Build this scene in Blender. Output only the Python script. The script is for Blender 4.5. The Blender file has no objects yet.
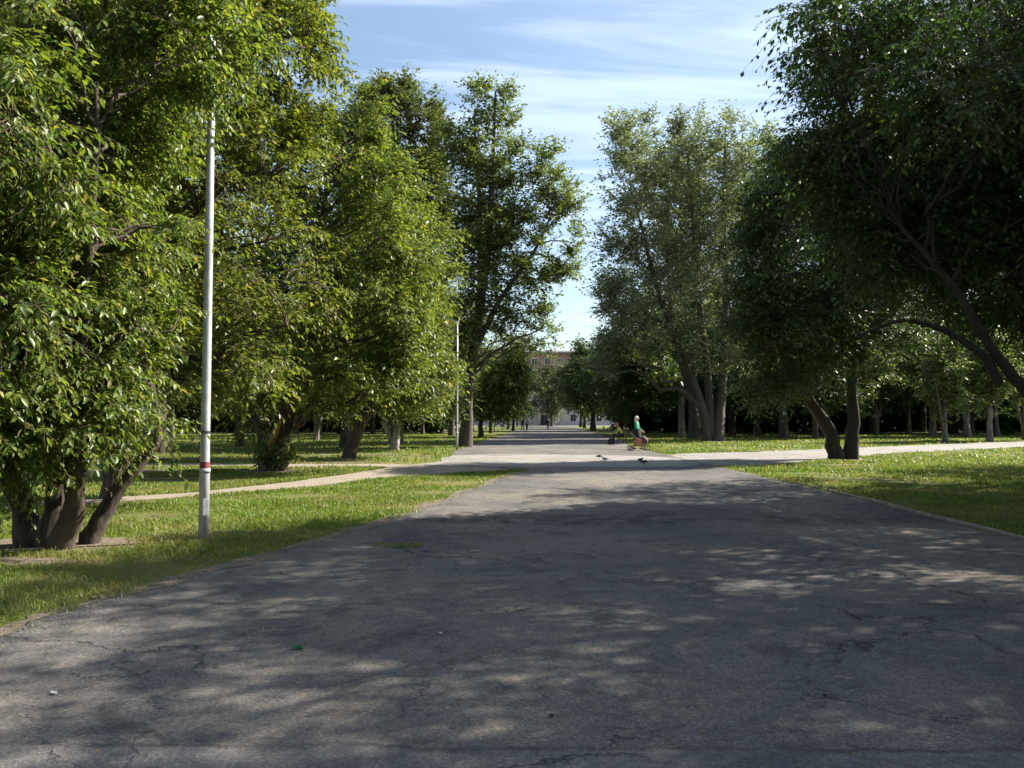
import bpy, bmesh, math, random
import numpy as np
from mathutils import Vector, Matrix

# ------------------------------------------------------------------ camera, sky, sun, exposure
scene = bpy.context.scene
COL = scene.collection
CAM_H = 1.6
F = 780.0            # focal length in pixels at 1024 wide
HOR = 420.0          # horizon row
cam = bpy.data.objects.new('camera', bpy.data.cameras.new('camera'))
COL.objects.link(cam)
scene.camera = cam
cam.location = (0, 0, CAM_H)
cam.rotation_euler = (math.radians(90) + math.atan((HOR - 384) / F), 0, 0)
cam.data.sensor_width = 36
cam.data.lens = 36 * F / 1024
cam.data.clip_start = 0.1
cam.data.clip_end = 3000

SUN_EL = 38.0
SUN_BEARING = 70.0   # clockwise from +Y (view direction)
SKY = 0.064
w = bpy.data.worlds.new('World')
scene.world = w
w.use_nodes = True
nt = w.node_tree
bgn = nt.nodes['Background']
bgn.inputs[1].default_value = SKY
sky = nt.nodes.new('ShaderNodeTexSky')
sky.sky_type = 'NISHITA'
sky.sun_disc = False
sky.sun_elevation = math.radians(SUN_EL)
sky.sun_rotation = math.radians(SUN_BEARING)
sky.air_density = 1.2
sky.dust_density = 0.7
sky.ozone_density = 1.9


def N(nt, t, **kw):
    n = nt.nodes.new(t)
    for k, v in kw.items():
        if k == 'inp':
            for a, b in v.items():
                n.inputs[a].default_value = b
        else:
            setattr(n, k, v)
    return n


def ramp(nt, src, pts, interp='LINEAR'):
    r = nt.nodes.new('ShaderNodeValToRGB')
    r.color_ramp.interpolation = interp
    e = r.color_ramp.elements
    while len(e) < len(pts):
        e.new(0.5)
    for i, (p, c) in enumerate(pts):
        e[i].position = p
        e[i].color = (c, c, c, 1) if isinstance(c, (int, float)) else (*c, 1)
    nt.links.new(src, r.inputs[0])
    return r.outputs[0]


def mix(nt, fac, a, b, mode='MIX'):
    m = nt.nodes.new('ShaderNodeMix')
    m.data_type = 'RGBA'
    m.blend_type = mode
    for sock, v in ((m.inputs[0], fac), (m.inputs[6], a), (m.inputs[7], b)):
        if hasattr(v, 'is_linked') or isinstance(v, bpy.types.NodeSocket):
            nt.links.new(v, sock)
        elif isinstance(v, (int, float)):
            sock.default_value = v
        else:
            sock.default_value = (*v, 1)
    return m.outputs[2]


def math_(nt, op, a, b=0.0, clamp=False):
    m = nt.nodes.new('ShaderNodeMath')
    m.operation = op
    m.use_clamp = clamp
    for i, v in enumerate((a, b)):
        if isinstance(v, bpy.types.NodeSocket):
            nt.links.new(v, m.inputs[i])
        else:
            m.inputs[i].default_value = v
    return m.outputs[0]


# thin cirrus: stretched, warped noise on the sky direction projected to a high plane
tc = N(nt, 'ShaderNodeTexCoord')
sx = N(nt, 'ShaderNodeSeparateXYZ')
nt.links.new(tc.outputs['Generated'], sx.inputs[0])
zz = math_(nt, 'ADD', math_(nt, 'MAXIMUM', sx.outputs[2], 0.0), 0.12)
cx = N(nt, 'ShaderNodeCombineXYZ')
nt.links.new(math_(nt, 'DIVIDE', sx.outputs[0], zz), cx.inputs[0])
nt.links.new(math_(nt, 'DIVIDE', sx.outputs[1], zz), cx.inputs[1])


def cloud_layer(rot, scl, off, nscale, lo, hi, detail=7, dist=1.2):
    mp = N(nt, 'ShaderNodeMapping')
    mp.inputs['Location'].default_value = off
    mp.inputs['Rotation'].default_value = (0, 0, math.radians(rot))
    mp.inputs['Scale'].default_value = scl
    nt.links.new(cx.outputs[0], mp.inputs[0])
    nz = N(nt, 'ShaderNodeTexNoise')
    nz.inputs['Scale'].default_value = nscale
    nz.inputs['Detail'].default_value = detail
    nz.inputs['Roughness'].default_value = 0.55
    nz.inputs['Distortion'].default_value = dist
    nt.links.new(mp.outputs[0], nz.inputs['Vector'])
    return ramp(nt, nz.outputs[0], [(lo, 0.0), (hi, 1.0)], 'EASE')


c1 = cloud_layer(-24, (0.55, 2.6, 1), (1.3, 0.55, 0), 1.0, 0.42, 0.68, 10, 2.2)
c2 = cloud_layer(12, (0.7, 1.1, 1), (4.1, 2.2, 0), 0.55, 0.44, 0.70, 4, 0.4)
lowm = ramp(nt, sx.outputs[2], [(0.08, 0.25), (0.34, 1.0)])
c1 = math_(nt, 'MULTIPLY', c1, lowm)
cm = math_(nt, 'ADD', math_(nt, 'ADD', math_(nt, 'MULTIPLY', c1, 0.32), math_(nt, 'MULTIPLY', c2, 0.12)), 0.06, True)
nt.links.new(mix(nt, cm, sky.outputs[0], (7.4, 8.3, 9.8)), bgn.inputs[0])

sun = bpy.data.objects.new('sun', bpy.data.lights.new('sun', 'SUN'))
COL.objects.link(sun)
sun.data.energy = 5.0
sun.data.angle = math.radians(0.53)
sun.data.color = (1.0, 0.93, 0.82)
az = math.radians(SUN_BEARING)
el = math.radians(SUN_EL)
S = Vector((math.sin(az) * math.cos(el), math.cos(az) * math.cos(el), math.sin(el)))
sun.rotation_euler = S.to_track_quat('Z', 'Y').to_euler()

scene.view_settings.view_transform = 'Standard'
scene.view_settings.look = 'None'
scene.view_settings.exposure = 1.58
scene.view_settings.gamma = 1.0
scene.view_settings.use_curve_mapping = False
scene.cycles.max_bounces = 6
scene.cycles.diffuse_bounces = 3
scene.cycles.glossy_bounces = 2
scene.cycles.transmission_bounces = 4
scene.cycles.transparent_max_bounces = 6
scene.cycles.use_denoising = True
scene.cycles.sample_clamp_indirect = 6

rng = np.random.default_rng(11)
R = random.Random(5)


# ------------------------------------------------------------------ object helpers
def tag(o, label, cat=None, group=None, kind=None):
    if label:
        o['label'] = label
    if cat:
        o['category'] = cat
    if group:
        o['group'] = group
    if kind:
        o['kind'] = kind
    return o


def empty(name, loc, label, cat, group=None):
    o = bpy.data.objects.new(name, None)
    o.empty_display_size = 0.3
    COL.objects.link(o)
    o.location = loc
    return tag(o, label, cat, group)


def link_mesh(name, me, mat, parent=None):
    o = bpy.data.objects.new(name, me)
    if mat is not None:
        me.materials.append(mat)
    COL.objects.link(o)
    if parent is not None:
        o.parent = parent
    return o


def np_mesh(name, V, Fc, smooth=False):
    """V (n,3); Fc list of int arrays of the same arity each."""
    me = bpy.data.meshes.new(name)
    V = np.ascontiguousarray(V, dtype=np.float32)
    me.vertices.add(len(V))
    me.vertices.foreach_set('co', V.ravel())
    flat = np.concatenate([f.ravel() for f in Fc]).astype(np.int32)
    sizes = np.concatenate([np.full(len(f), f.shape[1]) for f in Fc]).astype(np.int32)
    starts = np.concatenate([[0], np.cumsum(sizes)[:-1]]).astype(np.int32)
    me.loops.add(len(flat))
    me.loops.foreach_set('vertex_index', flat)
    me.polygons.add(len(sizes))
    me.polygons.foreach_set('loop_start', starts)
    me.polygons.foreach_set('loop_total', sizes)
    if smooth:
        me.polygons.foreach_set('use_smooth', np.ones(len(sizes), dtype=bool))
    me.update(calc_edges=True)
    return me


def copy_tree(o, parent=None):
    c = o.copy()
    COL.objects.link(c)
    if parent is not None:
        c.parent = parent
    for ch in list(o.children):
        copy_tree(ch, c)
    return c


class MB:
    """collects shapes into one mesh"""
    def __init__(s):
        s.bm = bmesh.new()

    def box(s, c, d, rot=None, bevel=0.0, taper=1.0):
        g = bmesh.ops.create_cube(s.bm, size=1.0)['verts']
        for v in g:
            t = taper if v.co.z > 0 else 1.0
            v.co = Vector((v.co.x * d[0] * t, v.co.y * d[1] * t, v.co.z * d[2]))
        if bevel:
            ed = list({e for v in g for e in v.link_edges})
            r = bmesh.ops.bevel(s.bm, geom=ed, offset=bevel, segments=2, affect='EDGES')
            g = list({v for f in r['faces'] for v in f.verts} | {v for v in g if v.is_valid})
        if rot:
            bmesh.ops.rotate(s.bm, verts=g, cent=(0, 0, 0), matrix=Matrix.Rotation(rot[1], 3, rot[0]))
        bmesh.ops.translate(s.bm, verts=g, vec=c)
        return s

    def tube(s, pts, rads, n=10, caps=True):
        pts = [Vector(p) for p in pts]
        if isinstance(rads, (int, float)):
            rads = [rads] * len(pts)
        rings = []
        for i, p in enumerate(pts):
            t = (pts[min(i + 1, len(pts) - 1)] - pts[max(i - 1, 0)]).normalized()
            ref = Vector((0, 0, 1)) if abs(t.z) < 0.9 else Vector((1, 0, 0))
            u = t.cross(ref).normalized()
            v = t.cross(u)
            rings.append([s.bm.verts.new(p + (u * math.cos(a) + v * math.sin(a)) * rads[i])
                          for a in [2 * math.pi * k / n for k in range(n)]])
        for a, b in zip(rings, rings[1:]):
            for k in range(n):
                s.bm.faces.new((a[k], a[(k + 1) % n], b[(k + 1) % n], b[k]))
        if caps:
            s.bm.faces.new(rings[0][::-1])
            s.bm.faces.new(rings[-1])
        return s

    def ring(s, c, r, t, axis='Y', n=24, m=8):
        pts = []
        for k in range(n):
            a = 2 * math.pi * k / n
            row = []
            for j in range(m):
                b = 2 * math.pi * j / m
                rr = r + t * math.cos(b)
                p = Vector((rr * math.cos(a), t * math.sin(b), rr * math.sin(a)))
                row.append(s.bm.verts.new(p + Vector(c)))
            pts.append(row)
        for k in range(n):
            for j in range(m):
                s.bm.faces.new((pts[k][j], pts[(k + 1) % n][j], pts[(k + 1) % n][(j + 1) % m], pts[k][(j + 1) % m]))
        return s

    def build(s, name, mat, parent=None, smooth=False):
        me = bpy.data.meshes.new(name)
        bmesh.ops.recalc_face_normals(s.bm, faces=s.bm.faces)
        s.bm.to_mesh(me)
        s.bm.free()
        if smooth:
            for p in me.polygons:
                p.use_smooth = True
        return link_mesh(name, me, mat, parent)


# ------------------------------------------------------------------ materials
def new_mat(name):
    m = bpy.data.materials.new(name)
    m.use_nodes = True
    return m, m.node_tree, m.node_tree.nodes['Principled BSDF']


def plain(name, col, rough=0.6, metal=0.0, var=0.15, scale=30, bump=0.0):
    m, t, b = new_mat(name)
    tcn = N(t, 'ShaderNodeTexCoord')
    nz = N(t, 'ShaderNodeTexNoise', inp={'Scale': scale, 'Detail': 5})
    t.links.new(tcn.outputs['Object'], nz.inputs['Vector'])
    d = tuple(c * (1 - var) for c in col)
    l = tuple(min(1, c * (1 + var)) for c in col)
    t.links.new(ramp(t, nz.outputs[0], [(0.3, d), (0.7, l)]), b.inputs['Base Color'])
    b.inputs['Roughness'].default_value = rough
    b.inputs['Metallic'].default_value = metal
    if bump:
        bp = N(t, 'ShaderNodeBump', inp={'Strength': bump, 'Distance': 0.01})
        t.links.new(nz.outputs[0], bp.inputs['Height'])
        t.links.new(bp.outputs[0], b.inputs['Normal'])
    return m


def leaf_mat(name, stops, trans=0.35, rough=0.45, spec=0.35, back=None, tcol=(1.5, 1.55, 0.7), tv=0.25):
    m, t, b = new_mat(name)
    g = N(t, 'ShaderNodeNewGeometry')
    col = ramp(t, g.outputs['Random Per Island'], stops)
    oi = N(t, 'ShaderNodeObjectInfo')
    hs = N(t, 'ShaderNodeHueSaturation')
    t.links.new(col, hs.inputs['Color'])
    t.links.new(math_(t, 'ADD', math_(t, 'MULTIPLY', oi.outputs['Random'], tv * 2), 1 - tv), hs.inputs['Value'])
    t.links.new(math_(t, 'ADD', math_(t, 'MULTIPLY', oi.outputs['Random'], 0.02), 0.49), hs.inputs['Hue'])
    col = hs.outputs[0]
    face = col
    if back:
        face = mix(t, g.outputs['Backfacing'], col, back)
    t.links.new(face, b.inputs['Base Color'])
    b.inputs['Roughness'].default_value = rough
    b.inputs['Specular IOR Level'].default_value = spec
    tr = N(t, 'ShaderNodeBsdfTranslucent')
    t.links.new(mix(t, 1.0, col, tcol, 'MULTIPLY'), tr.inputs[0])
    ms = N(t, 'ShaderNodeMixShader')
    ms.inputs[0].default_value = trans
    t.links.new(b.outputs[0], ms.inputs[1])
    t.links.new(tr.outputs[0], ms.inputs[2])
    t.links.new(ms.outputs[0], t.nodes['Material Output'].inputs[0])
    return m


def bark_mat(name, dark, light, scale=9, lichen=None):
    m, t, b = new_mat(name)
    tcn = N(t, 'ShaderNodeTexCoord')
    mp = N(t, 'ShaderNodeMapping')
    mp.inputs['Scale'].default_value = (1, 1, 0.22)
    t.links.new(tcn.outputs['Object'], mp.inputs[0])
    nz = N(t, 'ShaderNodeTexNoise', inp={'Scale': scale, 'Detail': 8, 'Roughness': 0.65, 'Distortion': 0.8})
    t.links.new(mp.outputs[0], nz.inputs['Vector'])
    c = ramp(t, nz.outputs[0], [(0.38, dark), (0.62, light)])
    n2 = N(t, 'ShaderNodeTexNoise', inp={'Scale': 1.3, 'Detail': 4})
    t.links.new(tcn.outputs['Object'], n2.inputs['Vector'])
    c = mix(t, ramp(t, n2.outputs[0], [(0.4, 0.0), (0.65, 0.75)]), c, lichen or tuple(x * 0.7 for x in light))
    t.links.new(c, b.inputs['Base Color'])
    b.inputs['Roughness'].default_value = 0.9
    bp = N(t, 'ShaderNodeBump', inp={'Strength': 0.9, 'Distance': 0.03})
    t.links.new(nz.outputs[0], bp.inputs['Height'])
    t.links.new(bp.outputs[0], b.inputs['Normal'])
    return m


LEAF_BRIGHT = leaf_mat('leaf_bright', [(0.0, (0.042, 0.073, 0.014)), (0.4, (0.088, 0.135, 0.021)), (0.8, (0.145, 0.19, 0.032)),
                                       (0.97, (0.17, 0.20, 0.05)), (1.0, (0.26, 0.20, 0.06))], 0.44, 0.42, 0.42, tv=0.10, tcol=(1.85, 1.75, 0.7))
LEAF_MID = leaf_mat('leaf_mid', [(0.0, (0.055, 0.078, 0.026)), (0.5, (0.105, 0.135, 0.042)), (1.0, (0.155, 0.18, 0.065))], 0.42, 0.4, 0.4)
LEAF_SILVER = leaf_mat('leaf_silver', [(0.0, (0.09, 0.12, 0.055)), (0.6, (0.15, 0.18, 0.085)), (1.0, (0.24, 0.26, 0.15))], 0.42, 0.4, 0.5,
                       back=(0.24, 0.27, 0.19), tcol=(1.3, 1.4, 0.8), tv=0.1)
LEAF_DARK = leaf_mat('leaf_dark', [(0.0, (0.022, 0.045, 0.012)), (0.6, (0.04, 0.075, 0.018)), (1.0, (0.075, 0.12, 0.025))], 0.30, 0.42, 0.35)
LEAF_PALE = leaf_mat('leaf_pale', [(0.0, (0.07, 0.10, 0.04)), (1.0, (0.14, 0.18, 0.08))], 0.35, 0.45, 0.4)
BARK = bark_mat('bark_brown', (0.018, 0.013, 0.009), (0.085, 0.062, 0.042))
BARK_GREY = bark_mat('bark_grey', (0.035, 0.03, 0.025), (0.17, 0.15, 0.12), 7)
BARK_PALE = bark_mat('bark_pale', (0.08, 0.075, 0.065), (0.36, 0.34, 0.29), 6)
TWIG = plain('twig', (0.075, 0.05, 0.03), 0.8)
TWIG_GREY = plain('twig_grey', (0.17, 0.15, 0.12), 0.8)


# ------------------------------------------------------------------ tree generator
def nrm(a):
    return a / np.maximum(np.linalg.norm(a, axis=-1, keepdims=True), 1e-9)


def tubes(P0, D0, P1, r0, r1, nseg, sides, g, wig=0.06, sag=0.0):
    """n curved tubes at once. Returns verts, faces, points (n,nseg+1,3), tangents, radii"""
    n = len(P0)
    L = np.linalg.norm(P1 - P0, axis=1)[:, None]
    C = P0 + nrm(D0) * L * 0.42
    t = np.linspace(0, 1, nseg + 1)[None, :, None]
    P = (1 - t) ** 2 * P0[:, None] + 2 * (1 - t) * t * C[:, None] + t * t * P1[:, None]
    wv = g.normal(size=(n, nseg + 1, 3)) * (L[:, :, None] * wig / math.sqrt(nseg)) * np.sin(np.pi * t)
    P = P + wv
    P[:, :, 2] -= (sag * L * (t[:, :, 0] ** 2))
    T = np.gradient(P, axis=1)
    T = nrm(T)
    ref = np.where(np.abs(T[..., 2:3]) < 0.85, np.array([0, 0, 1.0]), np.array([1.0, 0, 0]))
    U = nrm(np.cross(T, ref))
    W = np.cross(T, U)
    rad = r0[:, None] * (1 - t[:, :, 0]) + r1[:, None] * t[:, :, 0]
    a = np.linspace(0, 2 * np.pi, sides, endpoint=False)
    ring = U[:, :, None] * np.cos(a)[None, None, :, None] + W[:, :, None] * np.sin(a)[None, None, :, None]
    V = P[:, :, None] + ring * rad[:, :, None, None]
    idx = np.arange(n * (nseg + 1) * sides).reshape(n, nseg + 1, sides)
    A = idx[:, :-1, :]
    B = idx[:, 1:, :]
    Fq = np.stack([A, np.roll(A, -1, 2), np.roll(B, -1, 2), B], -1).reshape(-1, 4)
    return V.reshape(-1, 3), Fq, P, T, rad


def leaves(base, D, Nn, length, width, hi):
    """one folded leaf per row"""
    n = len(base)
    D = nrm(D)
    Nn = nrm(Nn - D * np.sum(D * Nn, 1, keepdims=True))
    Sd = np.cross(D, Nn)
    l = length[:, None]
    wd = width[:, None]
    if hi:
        v = [base,
             base + D * l * 0.28 + Sd * wd * 0.42 + Nn * wd * 0.15,
             base + D * l * 0.62 + Sd * wd * 0.40 + Nn * wd * 0.10 - Nn * l * 0.03,
             base + D * l - Nn * l * 0.16,
             base + D * l * 0.62 - Sd * wd * 0.40 + Nn * wd * 0.10 - Nn * l * 0.03,
             base + D * l * 0.28 - Sd * wd * 0.42 + Nn * wd * 0.15,
             base + D * l * 0.5 - Nn * l * 0.03]
        V = np.stack(v, 1).reshape(-1, 3)
        i = np.arange(n)[:, None] * 7
        Fq = np.concatenate([i + np.array([[0, 1, 2, 6]]), i + np.array([[0, 6, 4, 5]])])
        Ft = np.concatenate([i + np.array([[6, 2, 3]]), i + np.array([[6, 3, 4]])])
        return V, [Fq, Ft]
    v = [base, base + D * l * 0.45 + Sd * wd * 0.5 + Nn * wd * 0.12, base + D * l - Nn * l * 0.08,
         base + D * l * 0.45 - Sd * wd * 0.5 + Nn * wd * 0.12]
    V = np.stack(v, 1).reshape(-1, 3)
    i = np.arange(n)[:, None] * 4
    return V, [np.concatenate([i + np.array([[0, 1, 2]]), i + np.array([[0, 2, 3]])])]


class Buf:
    def __init__(s):
        s.V, s.F, s.n = [], [], 0

    def add(s, V, Fs):
        s.V.append(V)
        for f in Fs:
            s.F.append(f + s.n)
        s.n += len(V)

    def mesh(s, name, smooth=False):
        byar = {}
        for f in s.F:
            byar.setdefault(f.shape[1], []).append(f)
        return np_mesh(name, np.concatenate(s.V), [np.concatenate(v) for v in byar.values()], smooth)


def grow_tree(seed, stems, blobs, n_limb, n_branch, n_twig, n_leaf, leaf_len, leaf_w=0.5, twig_len=0.8, droop=0.25,
              hi=False, up_bias=0.0, limb_r=0.5, spread=1.0, flare=1.5, sides=10, bend=0.0):
    """stems: list of polylines [(x,y,z,r),...] local; blobs (x,y,z,rx,ry,rz) local.
    returns meshes trunk, branches, crown"""
    g = np.random.default_rng(seed)
    bark, br, cr = Buf(), Buf(), Buf()
    NP, NT, NR = [], [], []          # nodes
    for st in stems:
        st = np.array(st, float)
        # resample smoothly
        k = len(st)
        ts = np.linspace(0, k - 1, (k - 1) * 5 + 1)
        pts = np.stack([np.interp(ts, np.arange(k), st[:, j]) for j in range(4)], 1)
        for _ in range(2):
            pts[1:-1, :3] = (pts[:-2, :3] + 2 * pts[1:-1, :3] + pts[2:, :3]) / 4
        nn = len(pts)
        pts[1:-1, :3] += g.normal(size=(nn - 2, 3)) * pts[1:-1, 3:4] * 0.10
        pts[0, 2] -= 0.3
        P = pts[:, :3]
        T = nrm(np.gradient(P, axis=0))
        ref = np.array([1.0, 0.2, 0])
        U = nrm(np.cross(T, ref))
        W = np.cross(T, U)
        sd = sides + 4
        a = np.linspace(0, 2 * np.pi, sd, endpoint=False)
        fl = 1 + (flare - 1) * np.exp(-np.maximum(P[:, 2], 0) / (2.2 * pts[0, 3]))
        ph = g.uniform(0, 6.28, 3)
        lob = 1 + 0.10 * np.sin(3 * a + ph[0]) + 0.07 * np.sin(5 * a + ph[1])
        rr = pts[:, 3:4] * fl[:, None] * lob[None] * (1 + 0.06 * g.normal(size=(nn, sd)))
        V = P[:, None] + (U[:, None] * np.cos(a)[None, :, None] + W[:, None] * np.sin(a)[None, :, None]) * rr[..., None]
        idx = np.arange(nn * sd).reshape(nn, sd)
        A, B = idx[:-1], idx[1:]
        bark.add(V.reshape(-1, 3), [np.stack([A, np.roll(A, -1, 1), np.roll(B, -1, 1), B], -1).reshape(-1, 4)])
        m = max(1, int(nn * 0.25))
        NP.append(P[m:]); NT.append(T[m:]); NR.append(pts[m:, 3])
    NP, NT, NR = np.concatenate(NP), np.concatenate(NT), np.concatenate(NR)
    blobs = np.array(blobs, float)
    vol = (blobs[:, 3] * blobs[:, 4] * blobs[:, 5]) ** 0.66

    def sample(n, lo=0.0):
        i = g.choice(len(blobs), n, p=vol / vol.sum())
        d = nrm(g.normal(size=(n, 3)))
        r = lo + (1 - lo) * g.uniform(size=(n, 1)) ** 0.42
        return blobs[i, :3] + d * r * blobs[i, 3:6]

    def attach(Tg, NP, NT, NR, upw):
        d = Tg[:, None] - NP[None]
        L = np.linalg.norm(d, axis=2)
        hor = np.linalg.norm(d[..., :2], axis=2)
        pen = np.maximum(0, (hor * upw) - d[..., 2])       # want to come from below
        return np.argmin(L + pen * 1.1, axis=1)

    # limbs: one to each blob centre, plus random ones
    Tg = np.concatenate([blobs[:, :3] + g.normal(size=(len(blobs), 3)) * blobs[:, 3:6] * 0.15, sample(n_limb) if n_limb else np.zeros((0, 3))])
    j = attach(Tg, NP, NT, NR, 0.5 + up_bias)
    out = Tg - NP[j]
    D0 = nrm(nrm(NT[j]) * 0.7 + nrm(out) * 0.6)
    Ld = np.linalg.norm(out, axis=1)
    r0 = np.minimum(NR[j] * 0.72, 0.018 * Ld + 0.02 * limb_r * 2 + 0.01)
    V, Fq, P, T, rad = tubes(NP[j], D0, Tg, r0, r0 * 0.3, 9, 8, g, 0.10)
    bark.add(V, [Fq])
    NP1 = np.concatenate([NP, P[:, 2:].reshape(-1, 3)])
    NT1 = np.concatenate([NT, T[:, 2:].reshape(-1, 3)])
    NR1 = np.concatenate([NR, rad[:, 2:].ravel()])
    # branches
    Tb = sample(n_branch, 0.15)
    j = attach(Tb, NP1, NT1, NR1, 0.3 + up_bias)
    out = Tb - NP1[j]
    D0 = nrm(nrm(NT1[j]) * 0.45 + nrm(out) * 0.8)
    Ld = np.linalg.norm(out, axis=1)
    r0 = np.minimum(NR1[j] * 0.7, 0.010 * Ld + 0.010)
    V, Fq, P, T, rad = tubes(NP1[j], D0, Tb, r0, r0 * 0.3, 6, 5, g, 0.10, sag=droop * 0.15)
    br.add(V, [Fq])
    # twigs along outer part of every branch
    npb = np.maximum(1, g.poisson(n_twig * np.clip(Ld / np.median(Ld), 0.6, 1.6)))
    bi = np.repeat(np.arange(n_branch), npb)
    n = len(bi)
    tt = g.uniform(0.25, 1.0, n) ** 0.7
    k = np.clip((tt * 6).astype(int), 0, 5)
    fr = (tt * 6 - k)[:, None]
    B0 = P[bi, k] * (1 - fr) + P[bi, k + 1] * fr
    TT = T[bi, k]
    dirn = nrm(TT * 0.55 + nrm(g.normal(size=(n, 3)) * np.array([1, 1, 0.55])) * 0.95 * spread + np.array([0, 0, up_bias * 0.5]))
    ln = twig_len * g.uniform(0.5, 1.25, n)
    B1 = B0 + dirn * ln[:, None]
    nseg = 4
    V, Fq, P2, T2, _ = tubes(B0, dirn, B1, np.full(n, 0.0065), np.full(n, 0.002), nseg, 3, g, 0.06, sag=droop)
    br.add(V, [Fq])
    # leaves along twigs, alternate sides
    m = n_leaf
    tl = (np.arange(m)[None] + g.uniform(0.2, 0.8, (n, m))) / m * 0.92 + 0.10
    tl = np.clip(tl, 0, 0.999)
    kk = (tl * nseg).astype(int)
    fr = (tl * nseg - kk)[..., None]
    ii = np.arange(n)[:, None]
    Lb = P2[ii, kk] * (1 - fr) + P2[ii, kk + 1] * fr
    Tt = T2[ii, kk]
    side = nrm(np.cross(Tt, np.array([0, 0, 1.0])))
    sg = np.where((np.arange(m) % 2)[None, :, None] == 0, 1.0, -1.0)
    D = Tt * 0.55 + side * sg * 0.75 + np.array([0, 0, -droop * 1.6]) + g.normal(size=Lb.shape) * 0.28
    Nn = np.array([0, 0, 1.0]) + g.normal(size=Lb.shape) * 0.45
    L = leaf_len * g.uniform(0.42, 1.25, n * m)
    Lb = Lb.reshape(-1, 3) + g.normal(size=(n * m, 3)) * leaf_len * 0.12
    V, Fl = leaves(Lb, D.reshape(-1, 3), Nn.reshape(-1, 3), L, L * leaf_w, hi)
    cr.add(V, Fl)
    return bark.mesh('trunk', True), br.mesh('branches', True), cr.mesh('crown')


NLEAF = [0]


def make_tree(name, base, label, group, mats, seed, stems, blobs, *a, **k):
    """blobs and stems are given in world coordinates; converted to the base"""
    b = np.array(base, float)
    st = [[(p[0] - b[0], p[1] - b[1], p[2] - b[2], p[3]) for p in s] for s in stems]
    bl = [(q[0] - b[0], q[1] - b[1], q[2] - b[2], q[3], q[4], q[5]) for q in blobs]
    mt, mb, mc = grow_tree(seed, st, bl, *a, **k)
    e = empty(name, base, label, 'tree', group)
    link_mesh('trunk', mt, mats[0], e)
    link_mesh('branches', mb, mats[1], e)
    link_mesh('crown', mc, mats[2], e)
    NLEAF[0] += len(mc.polygons)
    return e


def px(x, y, d):
    """world point of a picture position at depth d (a measuring aid, like a tape)"""
    return ((x - 512) / F * d, d, CAM_H + (HOR - y) / F * d)


def blob(x, y, d, rx, ry, dep):
    p = px(x, y, d)
    return (p[0], p[1], p[2], rx / F * d, dep, ry / F * d)


# ------------------------------------------------------------------ ground, road, paths
def ground_mat():
    m, t, b = new_mat('lawn_ground')
    tcn = N(t, 'ShaderNodeTexCoord')
    def nz(scale, det=6, ro=0.6, dist=0.0):
        n = N(t, 'ShaderNodeTexNoise', inp={'Scale': scale, 'Detail': det, 'Roughness': ro, 'Distortion': dist})
        t.links.new(tcn.outputs['Object'], n.inputs['Vector'])
        return n.outputs[0]
    green = ramp(t, nz(1.7), [(0.3, (0.08, 0.125, 0.018)), (0.7, (0.155, 0.215, 0.035))])
    dry = ramp(t, nz(9), [(0.3, (0.17, 0.15, 0.06)), (0.7, (0.30, 0.25, 0.12))])
    soil = ramp(t, nz(14), [(0.3, (0.085, 0.065, 0.042)), (0.7, (0.19, 0.15, 0.105))])
    c = mix(t, ramp(t, nz(0.35, 8, 0.65), [(0.42, 0.0), (0.62, 0.85)]), green, dry)
    c = mix(t, ramp(t, nz(0.55, 9, 0.72), [(0.56, 0.0), (0.64, 0.9)]), c, soil)
    c = mix(t, ramp(t, nz(60, 3), [(0.35, 0.35), (0.65, 0.0)]), c, (0.04, 0.05, 0.015))
    t.links.new(c, b.inputs['Base Color'])
    b.inputs['Roughness'].default_value = 0.95
    b.inputs['Specular IOR Level'].default_value = 0.15
    bp = N(t, 'ShaderNodeBump', inp={'Strength': 1.0, 'Distance': 0.06})
    t.links.new(nz(28, 6, 0.7), bp.inputs['Height'])
    t.links.new(bp.outputs[0], b.inputs['Normal'])
    return m


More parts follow.
